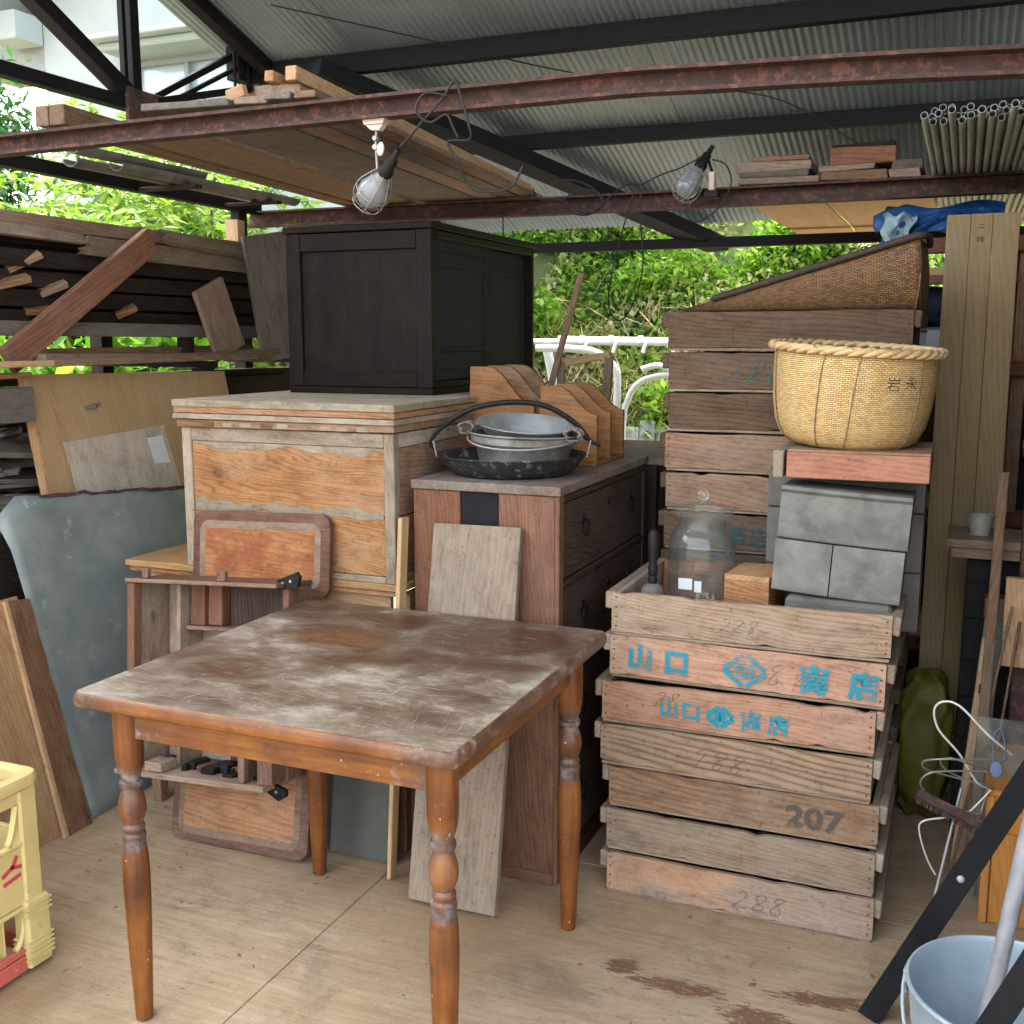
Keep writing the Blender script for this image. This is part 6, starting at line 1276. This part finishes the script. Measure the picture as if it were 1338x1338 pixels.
shrub('lance_leaf_shrub', 'pale green lance leaf shrub behind the left end of the lumber rack', (-5.5, 5.15, 1.65), (.65, .7, .9), 7500, 'leaf_pale', .115, .24, 8, seed=13)
shrub('lance_leaf_shrub', 'yellowish lance leaf shrub rising just above the tall dark board', (-4.6, 7.0, 1.7), (.75, .8, 1.0), 7500, 'leaf_pale', .11, .24, 8, seed=14)
shrub('lance_leaf_shrub', 'far lance leaf shrub filling the view under the loft planks', (-6.4, 7.3, 2.1), (1.1, .9, 1.15), 8000, 'leaf_pale', .115, .24, 8, seed=24)
shrub('broadleaf_shrub', 'low broad leaved shrub seen through the gap in the lumber rack', (-4.5, 4.9, 1.05), (.7, 1.0, .55), 1800, 'leaf_glossy', .16, .5, 0, seed=15)
shrub('conifer_hedge', 'dark green feathery conifer at the far left edge', (-6.35, 5.1, 2.35), (.62, .75, 1.25), 16000, 'leaf_dark', .10, .3, 0, cat='tree', seed=16, trunk='trunk', droop=.05)
for k, (x, y, lab) in enumerate(((-4.3, 10.6, 'bright green bush on the bank just right of the cabinet top'), (-3.0, 11.3, 'bright green bush high on the bank behind the hanging cord'), (-1.7, 11.6, 'leafy bush on the bank above the winnowing basket tip'), (-2.3, 9.95, 'green bush at the foot of the bank beside the crates'), (-3.7, 11.9, 'green bush near the top of the bank under the eave'), (-.9, 12.2, 'pale bush at the top of the bank by the plywood'))):
    shrub('bank_bush', lab, (x, y, bankz(x, y)+.22), (.6, .5, .42), 3000, 'leaf_bank' if k != 5 else 'leaf_buff', .10, .5, 0, seed=30+k, stems=3)

# ------------------------------------------------------------ neighbouring house, upper left
hs = thing('house', 'white stucco house with a tiled gable roof seen beyond the truss', 'house', (-5, 10, 0))
HX0, HX1, HY = -8.48, -1.9, 8.5
pan('wall', 'stucco', hs, HX0, -7.42, HY, HY+.2, -.16, 5.3, 'x', 0); pan('wall', 'stucco', hs, -7.42, -5.1, HY, HY+.2, -.16, 3.58, 'x', 0); pan('wall', 'stucco', hs, -7.42, -5.1, HY, HY+.2, 3.93, 7.2, 'x', 0); pan('wall', 'stucco', hs, HX0, HX0+.2, HY+.2, 14, -.16, 5.3, 'y', 0); pan('wall', 'stucco', hs, -5.1, -3.9, HY, HY+.2, -.16, 7, 'x', 0)
mb = MB().prism([(HX0, 5.3), (-7.42, 5.3), (-7.42, 6.1)], .2); obj('wall', mb, 'stucco', hs, Matrix.Translation((0, HY+.1, 0)) @ FRONT, 0)
wd = pan('window', 'grille', hs, -7.42, -5.12, HY-.02, HY+.03, 3.90, 3.95, 'x', .004); pan('window_frame', 'grille', wd, -7.42, -5.12, HY-.02, HY+.03, 3.55, 3.60, 'x', .004)
for xx in (-7.42, -6.80, -6.12, -5.45): pan('mullion', 'grille', wd, xx, xx+.045, HY-.018, HY+.028, 3.601, 3.899, 'z', .003)
pan('pane', 'window', wd, -7.40, -5.12, HY+.05, HY+.06, 3.58, 3.93, 'x', 0)
cn = pan('canopy', 'stucco', hs, -7.55, -5.0, HY-.52, HY-.001, 4.035, 4.085, 'x', .01); pan('canopy_soffit', 'stucco_trim', cn, -7.45, -5.0, HY-.40, HY-.001, 3.965, 4.034, 'x', .02)
# sloping roof over the gable
rs = Matrix.Translation((-9.05, 0, 4.42)) @ Matrix.Rotation(R(-36), 4, 'Y')
pan('roof_slab', 'stucco_trim', hs, -.05, 6.5, HY-.85, 14, .0, .10, 'x', .01, pre=rs); pan('barge_board', 'stucco', hs, -.06, 6.5, HY-.90, HY-.851, -.06, .12, 'x', .01, pre=rs)
for k in range(12): pan('roof_tile_row', 'tile', hs, -.10+.28*k, .20+.28*k, HY-.93, 14, .121+.012*(k % 2), .16+.012*(k % 2), 'y', .01, pre=rs)
pan('eave_bracket', 'stucco', hs, -8.86, HX0-.001, HY-.35, HY+.0, 4.20, 4.46, 'x', .01); pan('eave_box', 'grille', hs, -9.35, HX0-.002, HY+.02, HY+.5, 3.98, 4.33, 'x', .01)

# ------------------------------------------------------------ lettering (converted to mesh in one go)
tmp = []
for s, size, mat, par, Mx, name, shear, bold, sx in TEXTS:
    cu = bpy.data.curves.new('t', 'FONT'); cu.body = s; cu.size = size; cu.shear = shear; cu.offset = bold*.3; cu.resolution_u = 3
    o = bpy.data.objects.new('t', cu); C.objects.link(o); tmp.append(o)
bk_mark = []
for s, a, z in (('岩', -63, .150), ('永', -49, .152)):
    cu = bpy.data.curves.new('t', 'FONT'); cu.body = s; cu.size = .035; cu.resolution_u = 3; cu.offset = -.0003
    o = bpy.data.objects.new('t', cu); C.objects.link(o); bk_mark.append((o, a, z))
bpy.context.view_layer.update(); dg = bpy.context.evaluated_depsgraph_get()
for o, (s, size, mat, par, Mx, name, shear, bold, sx) in zip(tmp, TEXTS):
    me = bpy.data.meshes.new_from_object(o.evaluated_get(dg)); me.name = name; me.materials.clear(); me.materials.append(M[mat])
    q = bpy.data.objects.new(name, me); frame = par.name.startswith('wide_board'); link(q, par, (Mx if frame else wmat(par) @ Mx) @ Matrix.Diagonal((sx, 1, 1, 1)))
BMx, prof_ = BASKET
def brad(z):
    for (r0, z0), (r1, z1) in zip(prof_[2:10], prof_[3:10]):
        if z0 <= z <= z1: return r0+(r1-r0)*(z-z0)/(z1-z0)
    return .18
for o, a, z in bk_mark:
    me = bpy.data.meshes.new_from_object(o.evaluated_get(dg)); me.materials.clear(); me.materials.append(M['ink'])
    for v in me.vertices:
        zz_ = z+v.co.y; r = brad(zz_)+.0016; an = R(a)+v.co.x/r; v.co = Vector((r*math.cos(an), r*math.sin(an), zz_))
    me.name = 'brush_lettering'; q = bpy.data.objects.new('brush_lettering', me); link(q, bk, BMx)
for o in tmp+[b[0] for b in bk_mark]: bpy.data.objects.remove(o)
